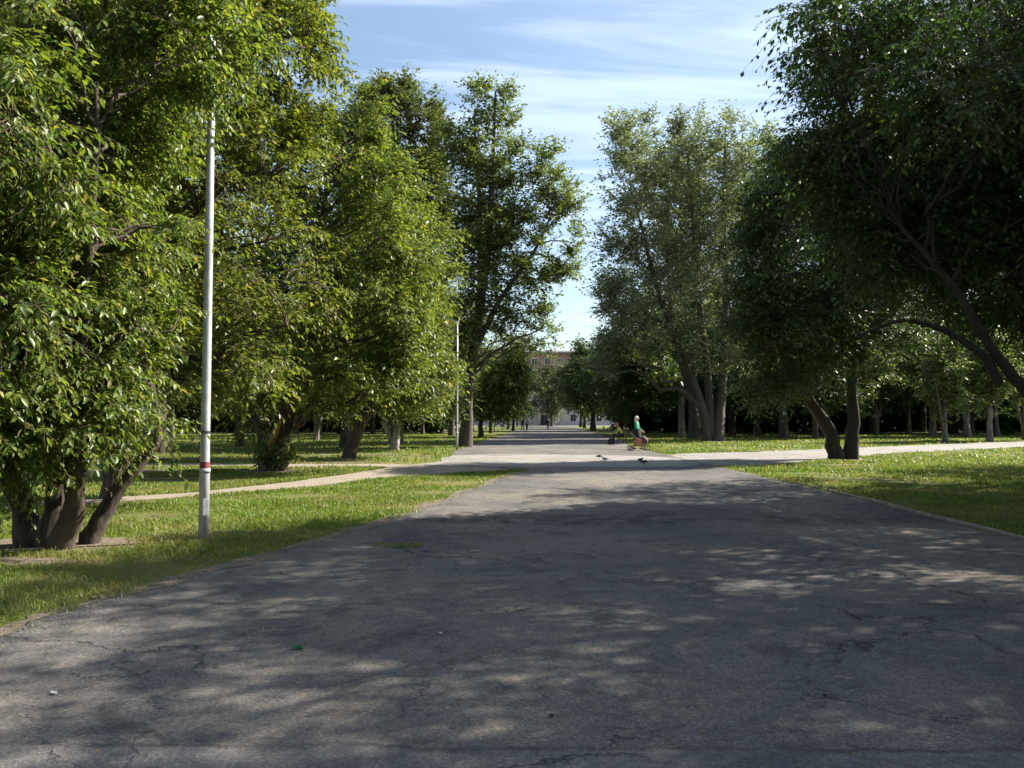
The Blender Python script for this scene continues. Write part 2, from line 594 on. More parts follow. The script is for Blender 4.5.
def asphalt_mat(name, base=(0.112, 0.106, 0.102), dusty=(0.225, 0.195, 0.155), dust=0.8, cracks=True, band=False):
    m, t, b = new_mat(name)
    tcn = N(t, 'ShaderNodeTexCoord')
    P = tcn.outputs['Object']
    def nz(scale, det=6, ro=0.6, dist=0.0, vec=None):
        n = N(t, 'ShaderNodeTexNoise', inp={'Scale': scale, 'Detail': det, 'Roughness': ro, 'Distortion': dist})
        t.links.new(vec or P, n.inputs['Vector'])
        return n.outputs[0]
    lo = tuple(x * 0.78 for x in base)
    hi = tuple(x * 1.25 for x in base)
    c = ramp(t, nz(0.8, 8, 0.7), [(0.35, lo), (0.65, hi)])
    c = mix(t, ramp(t, nz(0.28, 6, 0.65, 0.6), [(0.40, 0.0), (0.62, dust)]), c, dusty)
    c = mix(t, ramp(t, nz(0.9, 9, 0.75, 1.0), [(0.54, 0.0), (0.60, 0.55)]), c, tuple(x * 0.45 for x in base))
    c = mix(t, ramp(t, nz(4.5, 9, 0.8), [(0.52, 0.0), (0.62, 0.5)]), c, tuple(x * 0.5 for x in base))
    # aggregate grain
    v = N(t, 'ShaderNodeTexVoronoi', inp={'Scale': 85.0})
    t.links.new(P, v.inputs['Vector'])
    sp = N(t, 'ShaderNodeSeparateColor')
    t.links.new(v.outputs['Color'], sp.inputs[0])
    grain = ramp(t, sp.outputs[0], [(0.0, 0.6), (0.7, 1.0), (0.95, 1.2), (1.0, 1.6)])
    c = mix(t, 1.0, c, grain, 'MULTIPLY')
    c = mix(t, ramp(t, nz(38, 5, 0.8), [(0.36, 0.45), (0.5, 0.0)]), c, (0.03, 0.03, 0.033))
    h = math_(t, 'MULTIPLY', nz(110, 4, 0.7), 0.5)
    h = math_(t, 'ADD', h, math_(t, 'MULTIPLY', nz(9, 5, 0.7), 0.55))
    if cracks:
        wr = N(t, 'ShaderNodeTexNoise', inp={'Scale': 1.6, 'Detail': 7, 'Roughness': 0.65})
        t.links.new(P, wr.inputs['Vector'])
        wv = N(t, 'ShaderNodeVectorMath', operation='MULTIPLY_ADD')
        t.links.new(wr.outputs['Color'], wv.inputs[0])
        wv.inputs[1].default_value = (0.9, 0.9, 0.0)
        t.links.new(P, wv.inputs[2])
        for sc_, th, mk in ((0.42, 0.005, 0.50), (1.9, 0.014, 0.56)):
            vd = N(t, 'ShaderNodeTexVoronoi', feature='DISTANCE_TO_EDGE', inp={'Scale': sc_})
            t.links.new(wv.outputs[0], vd.inputs['Vector'])
            msk = ramp(t, nz(0.33 + sc_ * 0.2, 4), [(mk, 0.0), (mk + 0.05, 1.0)])
            ln = math_(t, 'MULTIPLY', ramp(t, vd.outputs['Distance'], [(0.0, 1.0), (th, 0.0)]), msk)
            c = mix(t, math_(t, 'MULTIPLY', ln, 0.85), c, (0.018, 0.017, 0.016))
            h = math_(t, 'SUBTRACT', h, math_(t, 'MULTIPLY', ln, 0.9))
    if band:
        s = N(t, 'ShaderNodeSeparateXYZ')
        t.links.new(P, s.inputs[0])
        # broken-up strip across the road at about y = 12.4 and the older paving nearer than y = 3.85
        wob = math_(t, 'MULTIPLY', math_(t, 'SUBTRACT', nz(0.5, 5), 0.5), 3.2)
        yy = math_(t, 'ADD', s.outputs[1], wob)
        dist = math_(t, 'ABSOLUTE', math_(t, 'SUBTRACT', yy, 12.6))
        bandm = math_(t, 'MULTIPLY', ramp(t, math_(t, 'MULTIPLY', dist, 0.5), [(0.12, 1.0), (0.42, 0.0)]),
                      ramp(t, nz(2.2, 8, 0.85), [(0.50, 0.0), (0.58, 1.0)]))
        c = mix(t, math_(t, 'MULTIPLY', bandm, 0.6), c, (0.028, 0.026, 0.024))
        h = math_(t, 'SUBTRACT', h, math_(t, 'MULTIPLY', bandm, 1.1))
        w2 = math_(t, 'MULTIPLY', math_(t, 'SUBTRACT', nz(1.8, 6), 0.5), 0.22)
        y2 = math_(t, 'ADD', math_(t, 'ADD', s.outputs[1], w2), math_(t, 'MULTIPLY', s.outputs[0], 0.015))
        old = ramp(t, math_(t, 'SUBTRACT', 4.35, y2), [(0.49, 0.0), (0.51, 1.0)])
        c = mix(t, math_(t, 'MULTIPLY', old, 0.12), c, (0.20, 0.21, 0.23))
        seam = ramp(t, math_(t, 'ABSOLUTE', math_(t, 'SUBTRACT', y2, 3.85)), [(0.006, 1.0), (0.03, 0.0)])
        seam = math_(t, 'MULTIPLY', seam, ramp(t, nz(1.3, 7, 0.7), [(0.40, 0.15), (0.56, 1.0)]))
        c = mix(t, math_(t, 'MULTIPLY', seam, 0.6), c, (0.03, 0.028, 0.026))
        h = math_(t, 'SUBTRACT', h, math_(t, 'MULTIPLY', seam, 0.9))
    t.links.new(c, b.inputs['Base Color'])
    b.inputs['Roughness'].default_value = 0.85
    b.inputs['Specular IOR Level'].default_value = 0.25
    bp = N(t, 'ShaderNodeBump', inp={'Strength': 0.9, 'Distance': 0.018})
    t.links.new(h, bp.inputs['Height'])
    t.links.new(bp.outputs[0], b.inputs['Normal'])
    return m


def dirt_mat():
    m, t, b = new_mat('trodden_dirt')
    tcn = N(t, 'ShaderNodeTexCoord')
    n1 = N(t, 'ShaderNodeTexNoise', inp={'Scale': 1.2, 'Detail': 8, 'Roughness': 0.7})
    n2 = N(t, 'ShaderNodeTexNoise', inp={'Scale': 45, 'Detail': 4, 'Roughness': 0.7})
    for n in (n1, n2):
        t.links.new(tcn.outputs['Object'], n.inputs['Vector'])
    c = ramp(t, n1.outputs[0], [(0.3, (0.20, 0.165, 0.125)), (0.7, (0.33, 0.28, 0.22))])
    c = mix(t, ramp(t, n2.outputs[0], [(0.35, 0.5), (0.55, 0.0)]), c, (0.09, 0.075, 0.055))
    t.links.new(c, b.inputs['Base Color'])
    b.inputs['Roughness'].default_value = 0.95
    bp = N(t, 'ShaderNodeBump', inp={'Strength': 0.8, 'Distance': 0.02})
    t.links.new(n2.outputs[0], bp.inputs['Height'])
    t.links.new(bp.outputs[0], b.inputs['Normal'])
    return m


def jitter(poly, step=0.35, amp=0.09, seed=1, closed=True):
    g = random.Random(seed)
    out = []
    n = len(poly)
    for i in range(n if closed else n - 1):
        a, b = Vector(poly[i]), Vector(poly[(i + 1) % n])
        L = (b - a).length
        st = step * max(1.0, (a + b).length / 2 / 18)
        k = max(1, int(L / st))
        nv = Vector((-(b - a).y, (b - a).x)).normalized() if L > 0 else Vector((0, 0))
        for q in range(k):
            p = a.lerp(b, q / k)
            out.append(p + nv * g.gauss(0, amp) if q else p)
    return [(p.x, p.y) for p in out]


def smooth_line(pts, it=3):
    for _ in range(it):
        o = [pts[0]]
        for a, b in zip(pts, pts[1:]):
            o.append((a[0] * .75 + b[0] * .25, a[1] * .75 + b[1] * .25))
            o.append((a[0] * .25 + b[0] * .75, a[1] * .25 + b[1] * .75))
        o.append(pts[-1])
        pts = o
    return pts


def sheet(name, poly, z, mat, kind='structure'):
    bm = bmesh.new()
    vs = [bm.verts.new((x, y, z)) for x, y in poly]
    f = bm.faces.new(vs)
    if f.normal.z < 0 or True:
        f.normal_update()
        if f.normal.z < 0:
            f.normal_flip()
    bmesh.ops.triangulate(bm, faces=[f])
    me = bpy.data.meshes.new(name)
    bm.to_mesh(me)
    bm.free()
    o = link_mesh(name, me, mat)
    return tag(o, None, kind=kind)


left_edge = smooth_line([(-6.5, -12), (-5.2, 0), (-3.95, 5.6), (-3.55, 7.3), (-2.7, 9.8), (-1.9, 12.8), (-1.05, 17.5), (-0.3, 21.5),
                         (0.35, 24.8)], 2)
road_left = left_edge + [(-1.6, 27.0), (-2.6, 30), (-3.0, 40)] + [(-2.2, 59), (0.2, 110), (4.6, 205)]
road_right = [(15.6, 205), (11.6, 125), (8.6, 62), (7.0, 44), (7.05, 36), (7.05, 27), (7.1, 20.8), (6.96, 15.6), (6.8, 11.9),
              (6.6, 9.5), (6.7, 0), (7.2, -12)]
road_poly = jitter(road_left + road_right, 0.22, 0.06, 3)
cross_r = [(6.7, 26.6), (9.0, 27.6), (19.0, 38.0), (31, 47), (60, 66), (60, 74), (36, 57.0), (23, 47.5), (12, 38.8), (6.8, 37.0)]
cross_l = [(0.3, 24.7), (-1.2, 23.9), (-3.3, 21.6), (-5.4, 17.9), (-7.2, 15.7), (-9.6, 13.9), (-15, 11.2), (-15, 12.4), (-9.8, 15.0), (-7.0, 17.2), (-5.6, 20.4),
           (-4.6, 24.0), (-3.9, 27.5), (-2.4, 30.4)]
trail = [(-3.4, 26.2), (-8, 26.4), (-13, 27.2), (-24, 26.0), (-40, 24), (-40, 25.4), (-24, 28.0), (-13, 29.2), (-8, 28.4), (-3.6, 28.6)]

GM = ground_mat()
gv = []
me = bpy.data.meshes.new('ground')
g_ = 1200
me.from_pydata([(-g_, -200, 0), (g_, -200, 0), (g_, 2200, 0), (-g_, 2200, 0)], [], [(0, 1, 2, 3)])
tag(link_mesh('ground', me, GM), None, kind='structure')
DIRT = dirt_mat()
sheet('path', jitter(smooth_line(trail + [trail[0]], 2)[:-1], 0.4, 0.10, 9), 0.004, DIRT).name = 'trail'
sheet('path', jitter(smooth_line(cross_l + [cross_l[0]], 2)[:-1], 0.3, 0.07, 4), 0.008, DIRT)
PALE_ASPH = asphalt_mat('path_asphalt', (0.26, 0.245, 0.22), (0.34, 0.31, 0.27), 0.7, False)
sheet('path', jitter(smooth_line(cross_r + [cross_r[0]], 2)[:-1], 0.4, 0.08, 5), 0.012, PALE_ASPH)
sheet('road', road_poly, 0.016, asphalt_mat('road_asphalt', band=True))
# strip of paler asphalt where the cross path runs over the road
pale_strip = smooth_line([(-3.0, 27.2), (0.5, 26.6), (4.0, 26.3), (6.9, 26.8), (6.9, 33.5), (4, 35.5), (0, 36.5), (-2.7, 35)], 2)
sheet('crossing', jitter(pale_strip, 0.5, 0.12, 6), 0.020, PALE_ASPH)
# square in front of the building
PLAZA = plain('plaza_paving', (0.30, 0.29, 0.27), 0.9, var=0.1, scale=2)
sheet('forecourt', [(-30, 204), (50, 204), (50, 226), (-30, 226)], 0.010, PLAZA)

# strip of washed-on soil along the left road edge
gq = random.Random(8)
inner, outer = [], []
dense = smooth_line(left_edge, 2)
ph_ = 0.0
for (x, y) in dense:
    if y < 1 or y > 24:
        continue
    wv_ = 0.10 + 0.10 * math.sin(y * 1.7) + 0.08 * math.sin(y * 4.3 + 1)
    inner.append((x + max(0.02, wv_ + gq.gauss(0, .04)), y + gq.gauss(0, .03)))
    outer.append((x - max(0.03, 0.12 + gq.gauss(0, .05)), y))
SOIL = plain('edge_soil', (0.13, 0.098, 0.066), 0.95, var=.45, scale=16, bump=.8)
sheet('soil_edge', inner + outer[::-1], 0.021, SOIL)

# bare trodden patches in the lawn
BARE = [(-5.9, 8.9, 1.1, .3), (-5.9, 10.1, 1.3, .7), (-7.65, 24.6, 1.6, .9), (13.3, 31.6, 1.8, 1.0),
        (-8.2, 15.6, 1.1, .7), (15.1, 58.6, 2.2, 1.4), (12.0, 28.0, 1.5, .5), (-6.8, 29.5, 2.0, .5), (-12, 24.5, 2.5, .7),
        (10.9, 13.6, 1.0, .8), (22, 40.5, 3, .5), (-7.5, 36, 2.5, .8), (-9.5, 21.5, 1.8, .4)]
for i_, (bx_, by_, ra_, rb_) in enumerate(BARE):
    gq2 = random.Random(i_)
    pl_ = [(bx_ + ra_ * math.cos(q * .2618) * (1 + gq2.gauss(0, .22)), by_ + rb_ * math.sin(q * .2618) * (1 + gq2.gauss(0, .12))) for q in range(24)]
    sheet('bare_soil', pl_, 0.003, SOIL)

# kerb stones along the right edge
KERB = plain('kerb_stone', (0.22, 0.19, 0.15), 0.9, var=0.35, scale=7, bump=0.6)
kb = MB()
kp = [(6.75, 8.6), (6.86, 11.9), (7.02, 15.6), (7.14, 19.8)]
for a, b2 in zip(kp, kp[1:]):
    a, b2 = Vector(a), Vector(b2)
    L = (b2 - a).length
    n = max(1, round(L / 1.0))
    for q in range(n):
        c = a.lerp(b2, (q + .5) / n)
        ang = math.atan2((b2 - a).y, (b2 - a).x)
        kb.box((c.x + 0.045 + R.gauss(0, .008), c.y, 0.012 + R.gauss(0, .008)), (L / n - 0.015, 0.085, 0.06), ('Z', ang + R.gauss(0, .008)), 0.008)
tag(kb.build('kerb', KERB), None, kind='structure')


# ------------------------------------------------------------------ grass blades (stuff)
def inside(poly, X, Y):
    poly = np.array(poly)
    x1, y1 = poly[:, 0], poly[:, 1]
    x2, y2 = np.roll(x1, -1), np.roll(y1, -1)
    r = np.zeros(len(X), bool)
    for a, b, c, d in zip(x1, y1, x2, y2):
        k = ((b > Y) != (d > Y))
        if b == d:
            continue
        r ^= k & (X < (c - a) * (Y - b) / (d - b) + a)
    return r


GRASS = leaf_mat('grass_blade', [(0.0, (0.075, 0.125, 0.018)), (0.5, (0.13, 0.20, 0.025)), (0.8, (0.18, 0.24, 0.035)), (1.0, (0.33, 0.29, 0.11))],
                 0.35, 0.5, 0.3, tcol=(1.4, 1.5, 0.6), tv=0.0)
_t = GRASS.node_tree
_p = [n for n in _t.nodes if n.type == 'BSDF_PRINCIPLED'][0]
_tr = [n for n in _t.nodes if n.type == 'BSDF_TRANSLUCENT'][0]
_tc = N(_t, 'ShaderNodeTexCoord')
_n1 = N(_t, 'ShaderNodeTexNoise', inp={'Scale': 0.35, 'Detail': 8, 'Roughness': 0.65})
_n2 = N(_t, 'ShaderNodeTexNoise', inp={'Scale': 1.6, 'Detail': 6, 'Roughness': 0.6})
for _n in (_n1, _n2):
    _t.links.new(_tc.outputs['Object'], _n.inputs['Vector'])
_src = _p.inputs['Base Color'].links[0].from_socket
_c = mix(_t, ramp(_t, _n1.outputs[0], [(0.44, 0.0), (0.64, 0.8)]), _src, (0.27, 0.23, 0.09))
_c = mix(_t, ramp(_t, _n2.outputs[0], [(0.35, 0.5), (0.6, 0.0)]), _c, (0.05, 0.085, 0.014))
_t.links.new(_c, _p.inputs['Base Color'])
_t.links.new(mix(_t, 1.0, _c, (1.4, 1.5, 0.6), 'MULTIPLY'), _tr.inputs[0])
PEB = plain('gravel', (0.16, 0.155, 0.15), 0.85, var=0.5, scale=14)


def lumpy(X, Y, s, g):
    v = np.zeros(len(X))
    for k in range(6):
        a, p = g.uniform(0, 6.28, 2)
        f = s * g.uniform(0.6, 2.4)
        v += np.sin((X * math.cos(a) + Y * math.sin(a)) * f + p)
    return v / 6


def blades(name, x0, x1, y0, y1, n, hmin, hmax, keep, seed, hscale=1.0):
    g = np.random.default_rng(seed)
    # more blades close to the camera
    Y = y0 + (y1 - y0) * g.uniform(size=n) ** 1.5
    X = g.uniform(x0, x1, n)
    k = keep(X, Y)
    dens = lumpy(X, Y, 1.3, g) + 0.25 * lumpy(X, Y, 5, g)
    k &= (dens + g.uniform(-0.35, 0.6, n)) > -0.02
    for bx_, by_, ra_, rb_ in BARE:
        k &= (((X - bx_) / ra_) ** 2 + ((Y - by_) / rb_) ** 2) > g.uniform(0.45, 1.15, n)
    X, Y, dens = X[k], Y[k], dens[k]
    n = len(X)
    h = g.uniform(hmin, hmax, n) * (0.75 + 0.7 * np.clip(dens + 0.3, 0, 1)) * hscale
    wd = np.maximum(0.004, 0.00055 * Y) * g.uniform(0.7, 1.4, n)
    a = g.uniform(0, 6.28, n)
    lean = g.normal(size=(n, 2)) * 0.75
    B = np.stack([X, Y, np.zeros(n)], 1)
    Sd = np.stack([np.cos(a), np.sin(a), np.zeros(n)], 1) * wd[:, None]
    M = B + np.stack([lean[:, 0] * h * .35, lean[:, 1] * h * .35, h * .6], 1)
    Tp = B + np.stack([lean[:, 0] * h, lean[:, 1] * h, h * (1 - 0.25 * np.abs(lean[:, 0]))], 1)
    V = np.stack([B - Sd, B + Sd, M + Sd * .7, M - Sd * .7, Tp], 1).reshape(-1, 3)
    i = np.arange(n)[:, None] * 5
    o = link_mesh(name, np_mesh(name, V, [i + np.array([[0, 1, 2, 3]]), i + np.array([[3, 2, 4]])]), GRASS)
    return o


def off_paths(X, Y):
    q = np.random.default_rng(3)
    jx = np.abs(q.normal(size=len(X))) * 0.10 * np.sign(X - 3)
    return ~(inside(road_poly, X + jx, Y) | inside(cross_l, X, Y) | inside(cross_r, X, Y) | inside(trail, X, Y))


fru = lambda X, Y: np.abs(X) < 0.76 * Y + 3
o = blades('grass', -11, 1.5, 4.2, 27, 380000, 0.02, 0.085, lambda X, Y: off_paths(X, Y) & fru(X, Y), 21)
tag(o, 'bright green grass on the verge between the road and the dirt trail', 'grass', kind='stuff')
o = blades('grass', 6.8, 20, 7.5, 40, 250000, 0.02, 0.085, lambda X, Y: off_paths(X, Y) & fru(X, Y) & (X > 6.95), 22)
tag(o, 'grass on the shaded lawn right of the road', 'grass', kind='stuff')
o = blades('grass', -45, 50, 24, 85, 260000, 0.04, 0.14, lambda X, Y: off_paths(X, Y) & fru(X, Y), 23)
tag(o, 'patchy grass on the far lawns under the trees', 'grass', kind='stuff')
# low weeds in the road crack near the left verge
o = blades('grass', -1.9, -1.15, 9.5, 10.4, 2600, 0.02, 0.07, lambda X, Y: (((X + 1.45) / .38) ** 2 + ((Y - 9.95) / .22) ** 2) < 1, 24)
o.name = 'weed_patch'
tag(o, 'small patch of weeds growing through the road surface', 'weeds', kind='stuff')


def pebbles(name, pts, rad, mat, seed):
    g = np.random.default_rng(seed)
    n = len(pts)
    octa = np.array([[1, 0, 0], [-1, 0, 0], [0, 1, 0], [0, -1, 0], [0, 0, 1], [0, 0, -1]], float)
    s = rad[:, None, None] * g.uniform(0.6, 1.3, (n, 6, 1))
    V = octa[None] * s * np.array([1, 1, 0.6])
    a = g.uniform(0, 6.28, n)
    ca, sa = np.cos(a)[:, None], np.sin(a)[:, None]
    V = np.stack([V[..., 0] * ca - V[..., 1] * sa, V[..., 0] * sa + V[..., 1] * ca, V[..., 2]], -1)
    V += pts[:, None]
    Fi = np.array([[0, 2, 4], [2, 1, 4], [1, 3, 4], [3, 0, 4], [2, 0, 5], [1, 2, 5], [3, 1, 5], [0, 3, 5]])
    return link_mesh(name, np_mesh(name, V.reshape(-1, 3), [(np.arange(n)[:, None, None] * 6 + Fi[None]).reshape(-1, 3)]), mat)


n = 5200
edge_x = np.interp(np.linspace(4.5, 24, 5000), [p[1] for p in left_edge], [p[0] for p in left_edge])
gx = np.concatenate([rng.uniform(-2.5, 6.8, 2600), rng.uniform(-4, 6.6, 2600)])
gy = np.concatenate([12.4 + rng.normal(0, 0.8, 2600) + 0.5 * np.sin(gx[:2600]), rng.uniform(3.2, 22, 2600)])
k = inside(road_poly, gx, gy)
pts = np.stack([gx[k], gy[k], np.full(k.sum(), 0.018)], 1)
ey_ = np.linspace(4.5, 24, 5000)
pts = np.concatenate([pts, np.stack([edge_x + np.abs(rng.normal(0, .28, 5000)) - .1, ey_, np.full(5000, .021)], 1),
                      np.stack([6.85 - np.abs(rng.normal(0, .25, 2500)), np.linspace(8, 25, 2500), np.full(2500, .018)], 1)])
o = pebbles('gravel', pts, rng.uniform(0.003, 0.010, len(pts)) * (1 + (rng.uniform(size=len(pts)) > .97)), PEB, 7)
tag(o, 'loose gravel and crumbs of asphalt scattered over the road', 'gravel', kind='stuff')

# fallen leaves on road and verge: stuff
FALLEN = leaf_mat('fallen_leaf', [(0.0, (0.07, 0.05, 0.025)), (0.6, (0.16, 0.11, 0.045)), (1.0, (0.34, 0.25, 0.07))], 0.2, 0.6, 0.2, tv=0)
nf = 2600
fx, fy = rng.uniform(-9, 9, nf), 3 + 24 * rng.uniform(size=nf) ** 1.4
side_ = rng.uniform(size=nf)
kk = (np.abs(fx) < .72 * fy + 1) & ((~inside(road_poly, fx, fy)) | (side_ < 0.16))
fx, fy = fx[kk], fy[kk]
m_ = len(fx)
V, Fl = leaves(np.stack([fx, fy, np.full(m_, 0.028)], 1), rng.normal(size=(m_, 3)) * [1, 1, .12], np.array([0, 0, 1.]) + rng.normal(size=(m_, 3)) * .25,
               rng.uniform(.018, .05, m_), rng.uniform(.010, .026, m_), True)
o = link_mesh('fallen_leaves', np_mesh('fallen_leaves', V, Fl), FALLEN)
tag(o, 'scattered fallen yellow and brown leaves', 'leaves', kind='stuff')

# ------------------------------------------------------------------ trees
LB = (BARK, TWIG, LEAF_BRIGHT)
# near left multi-stemmed tree
b = (-5.75, 10.0, 0)
stems = [
    [(-6.15, 10.1, 0, .14), (-6.35, 10.0, .8, .12), (-6.9, 9.8, 1.8, .095), (-7.6, 9.6, 3.4, .07), (-8.0, 9.6, 5.5, .04)],
    [(-5.88, 10.0, 0, .15), (-5.8, 10.05, .7, .125), (-5.9, 10.3, 2.0, .105), (-5.8, 10.6, 4.4, .08), (-5.5, 10.8, 7.5, .05)],
    [(-5.62, 9.8, 0, .13), (-5.35, 9.65, .6, .115), (-5.2, 9.3, 1.6, .09), (-4.9, 8.9, 3.2, .06), (-4.7, 8.7, 4.8, .04)],
    [(-5.5, 10.2, 0, .10), (-5.28, 10.3, .5, .09), (-5.0, 10.4, .95, .08), (-4.7, 10.45, 1.35, .05), (-4.85, 10.5, 2.1, .03)],
    [(-6.4, 9.7, 0, .10), (-6.9, 9.3, .8, .08), (-7.6, 8.9, 2.0, .055), (-8.2, 8.5, 3.5, .03)],
]
blobs = [
    (-6.6, 9.6, 3.2, 2.5, 2.6, 1.4), (-7.3, 10.2, 5.3, 2.8, 3.0, 2.2), (-5.9, 9.8, 4.3, 1.4, 2.0, 1.3),
    (-5.2, 9.2, 3.2, 0.9, 1.3, 0.75), (-5.4, 9.3, 2.45, 1.1, 1.5, 0.65), (-6.0, 8.3, 2.3, 1.4, 0.9, 0.7),
    (-6.2, 10.4, 7.6, 2.4, 2.8, 2.2), (-7.0, 8.2, 4.6, 1.9, 1.5, 1.6), (-4.9, 9.8, 5.9, 0.8, 1.2, 1.0),
    (-5.7, 9.0, 1.6, 1.2, 0.9, 0.45), (-8.6, 9.6, 2.6, 1.6, 2.0, 1.3), (-4.2, 9.7, 6.9, 1.0, 0.9, 1.3), (-4.0, 9.5, 6.1, .6, .6, .5),
    (-5.2, 9.9, 1.75, 0.7, 1.0, 0.4), (-6.6, 8.4, 1.45, 1.2, 0.8, 0.45), (-4.15, 9.3, 2.65, 0.45, 0.5, 0.12), (-4.1, 9.5, 3.95, 0.6, 0.5, 0.12),
    (-5.1, 7.6, 4.6, .8, 1.2, 1.6), (-5.3, 9.3, 1.55, .9, .7, .35), (-5.7, 9.2, 1.25, 1.0, .8, .4), (-6.5, 8.9, 1.4, 1.0, .7, .45), (-5.3, 9.3, 2.1, 1.0, .8, .5), (-6.9, 9.0, 2.2, 1.2, 1.0, .7), (-5.0, 9.6, 1.75, .8, .7, .4), (-5.6, 9.3, 1.9, .9, .6, .5), (-5.9, 8.6, 1.35, .8, .6, .35), (-5.3, 7.9, 2.8, .9, .9, .8),
]
make_tree('spreading_tree', b, 'nearest left tree, several dark stems from one base, beside the closest lamp post', None, LB, 101, stems, blobs,
          34, 1020, 15, 13, 0.10, 0.46, 0.62, 0.34, hi=True, spread=0.55, flare=1.35)

# second left tree, behind the lamp post
b = (-8.2, 16.0, 0)
stems = [[(-8.2, 16, 0, .17), (-8.0, 16, 1.5, .15), (-7.4, 15.8, 4, .15), (-6.9, 15.6, 7, .10), (-6.7, 15.5, 10.5, .05)],
         [(-8.0, 16.2, .6, .17), (-8.9, 16.3, 2.5, .13), (-9.8, 16.5, 5.5, .09), (-10.3, 16.6, 8.5, .05)]]
blobs = [(-6.4, 15.4, 8.2, 2.5, 2.8, 3.0), (-5.9, 15.2, 5.0, 2.1, 2.6, 2.0), (-9.3, 16, 7.5, 3.2, 3, 3.4), (-6.6, 15.2, 11, 2.2, 2.5, 2.0),
         (-5.6, 15.0, 3.0, 1.7, 1.8, 0.9), (-8.6, 15.2, 3.3, 2.4, 2.0, 1.1), (-4.9, 15.4, 9.4, 1.2, 1.8, 1.6), (-8.4, 15.8, 12.4, 2.4, 2.4, 1.4),
         (-4.9, 15.5, 6.6, 1.1, 1.6, 1.5), (-11.5, 15.0, 5.5, 2.4, 2.5, 2.8),
         (-4.3, 15.8, 9.6, .9, 1.4, 1.6), (-7.2, 15.6, 2.4, 1.8, 1.5, 0.6), (-4.3, 16, 4.4, .9, 1.2, 1.0)]
make_tree('spreading_tree', b, 'tall leafy tree on the left rising behind the top of the closest lamp post', None, LB, 102, stems, blobs,
          30, 620, 14, 12, 0.125, 0.5, 0.75, 0.3, spread=0.6)

# third: leaning short trunk with bare split wood, drooping branch and suckers at its base
b = (-7.65, 25.0, 0)
stems = [[(-7.65, 25, 0, .33), (-7.65, 25, .7, .31), (-7.35, 25, 1.5, .23), (-7.0, 25.1, 3.2, .16), (-6.3, 25, 6, .14), (-6.0, 25, 9.5, .06)],
         [(-7.8, 25.1, .8, .24), (-8.5, 25.2, 2.3, .18), (-9.2, 25.4, 4.5, .12), (-9.6, 25.4, 7.5, .06)]]
blobs = [blob(385, 190, 24.5, 42, 60, 2.6), blob(330, 200, 25, 60, 90, 3.0), blob(390, 290, 24, 50, 60, 2.4), blob(403, 330, 24, 33, 45, 2.0),
         blob(300, 300, 24.5, 70, 60, 2.8), blob(350, 370, 24, 70, 32, 2.2), blob(265, 150, 25, 60, 70, 3), blob(240, 385, 23.5, 30, 35, 1.2),
         blob(225, 280, 25, 60, 80, 2.5), blob(366, 110, 25, 20, 30, 1.2),
         blob(345, 140, 26, 40, 40, 2), blob(416, 260, 24, 22, 30, 1.3), blob(330, 405, 24, 40, 14, 1.2), blob(405, 375, 24, 34, 18, 1.4), blob(250, 415, 23.6, 20, 30, .6)]
t3 = make_tree('leaning_tree', b, 'broad bright green tree with split orange wood and leafy shoots at its trunk foot', None, LB, 103,
               stems, blobs, 30, 640, 13, 11, 0.15, 0.52, .85, 0.3, spread=0.65)
# exposed split wood
WOOD = plain('split_wood', (0.36, 0.20, 0.10), 0.8, var=0.3, scale=12)
m_ = MB()
m_.tube([(-0.02, -.33, .55), (.05, -.30, .9), (.2, -.27, 1.35), (.38, -.22, 1.75)], [.02, .10, .11, .02], 8)
m_.build('split_wood', WOOD, t3)
# suckers
g = np.random.default_rng(5)
n = 90
a = g.uniform(0, 6.28, n)
B0 = np.stack([np.cos(a) * .32, np.sin(a) * .32 - .1, np.full(n, 0.02)], 1)
B1 = B0 + np.stack([np.cos(a) * g.uniform(.1, .6, n) + .15, np.sin(a) * g.uniform(.1, .6, n), g.uniform(.3, 1.15, n)], 1)
V, Fq, P2, T2, _ = tubes(B0, np.tile([0, 0, 1.], (n, 1)), B1, np.full(n, .008), np.full(n, .003), 4, 3, g)
bf = Buf()
bf.add(V, [Fq])
ii = np.repeat(np.arange(n), 16)
kk = g.integers(1, 5, len(ii))
Lb = P2[ii, kk] + g.normal(size=(len(ii), 3)) * .07
V, Fl = leaves(Lb, g.normal(size=Lb.shape) + [0, 0, -.3], g.normal(size=Lb.shape) * .5 + [0, 0, 1], np.full(len(ii), .13), np.full(len(ii), .07), False)
bf.add(V, Fl)
link_mesh('basal_shoots', bf.mesh('basal_shoots'), LEAF_MID, t3)

# fourth and fifth in the left row
b = (-6.9, 33, 0)
stems = [[(-6.9, 33, 0, .2), (-6.5, 33, 2, .17), (-6.2, 33, 6, .14), (-5.9, 33, 10, .06)],
         [(-6.8, 33, .5, .17), (-5.6, 33.2, 2.8, .13), (-4.6, 33.3, 6, .07)]]
blobs = [blob(395, 245, 33, 48, 60, 3), blob(420, 300, 33, 34, 55, 2.4), blob(375, 330, 33, 55, 50, 3), blob(410, 370, 33, 55, 32, 2.4),
         blob(345, 270, 34, 50, 70, 3), blob(428, 355, 33, 16, 35, 1.4), blob(440, 280, 33, 14, 24, 1.2), blob(440, 235, 34, 20, 24, 1.2)]
make_tree('leafy_tree', b, 'bushy green tree between the broad bright tree and the tall poplars in the left row', None, LB, 104,
          stems, blobs, 18, 460, 10, 9, 0.19, 0.55, 1.15, 0.25, spread=0.9)
b = (-6.2, 41, 0)
stems = [[(-6.2, 41, 0, .2), (-5.9, 41, 2, .16), (-5.6, 41, 5, .08)], [(-6.1, 41, 0, .15), (-7.0, 41, 2.2, .12), (-7.4, 41, 5, .06)]]
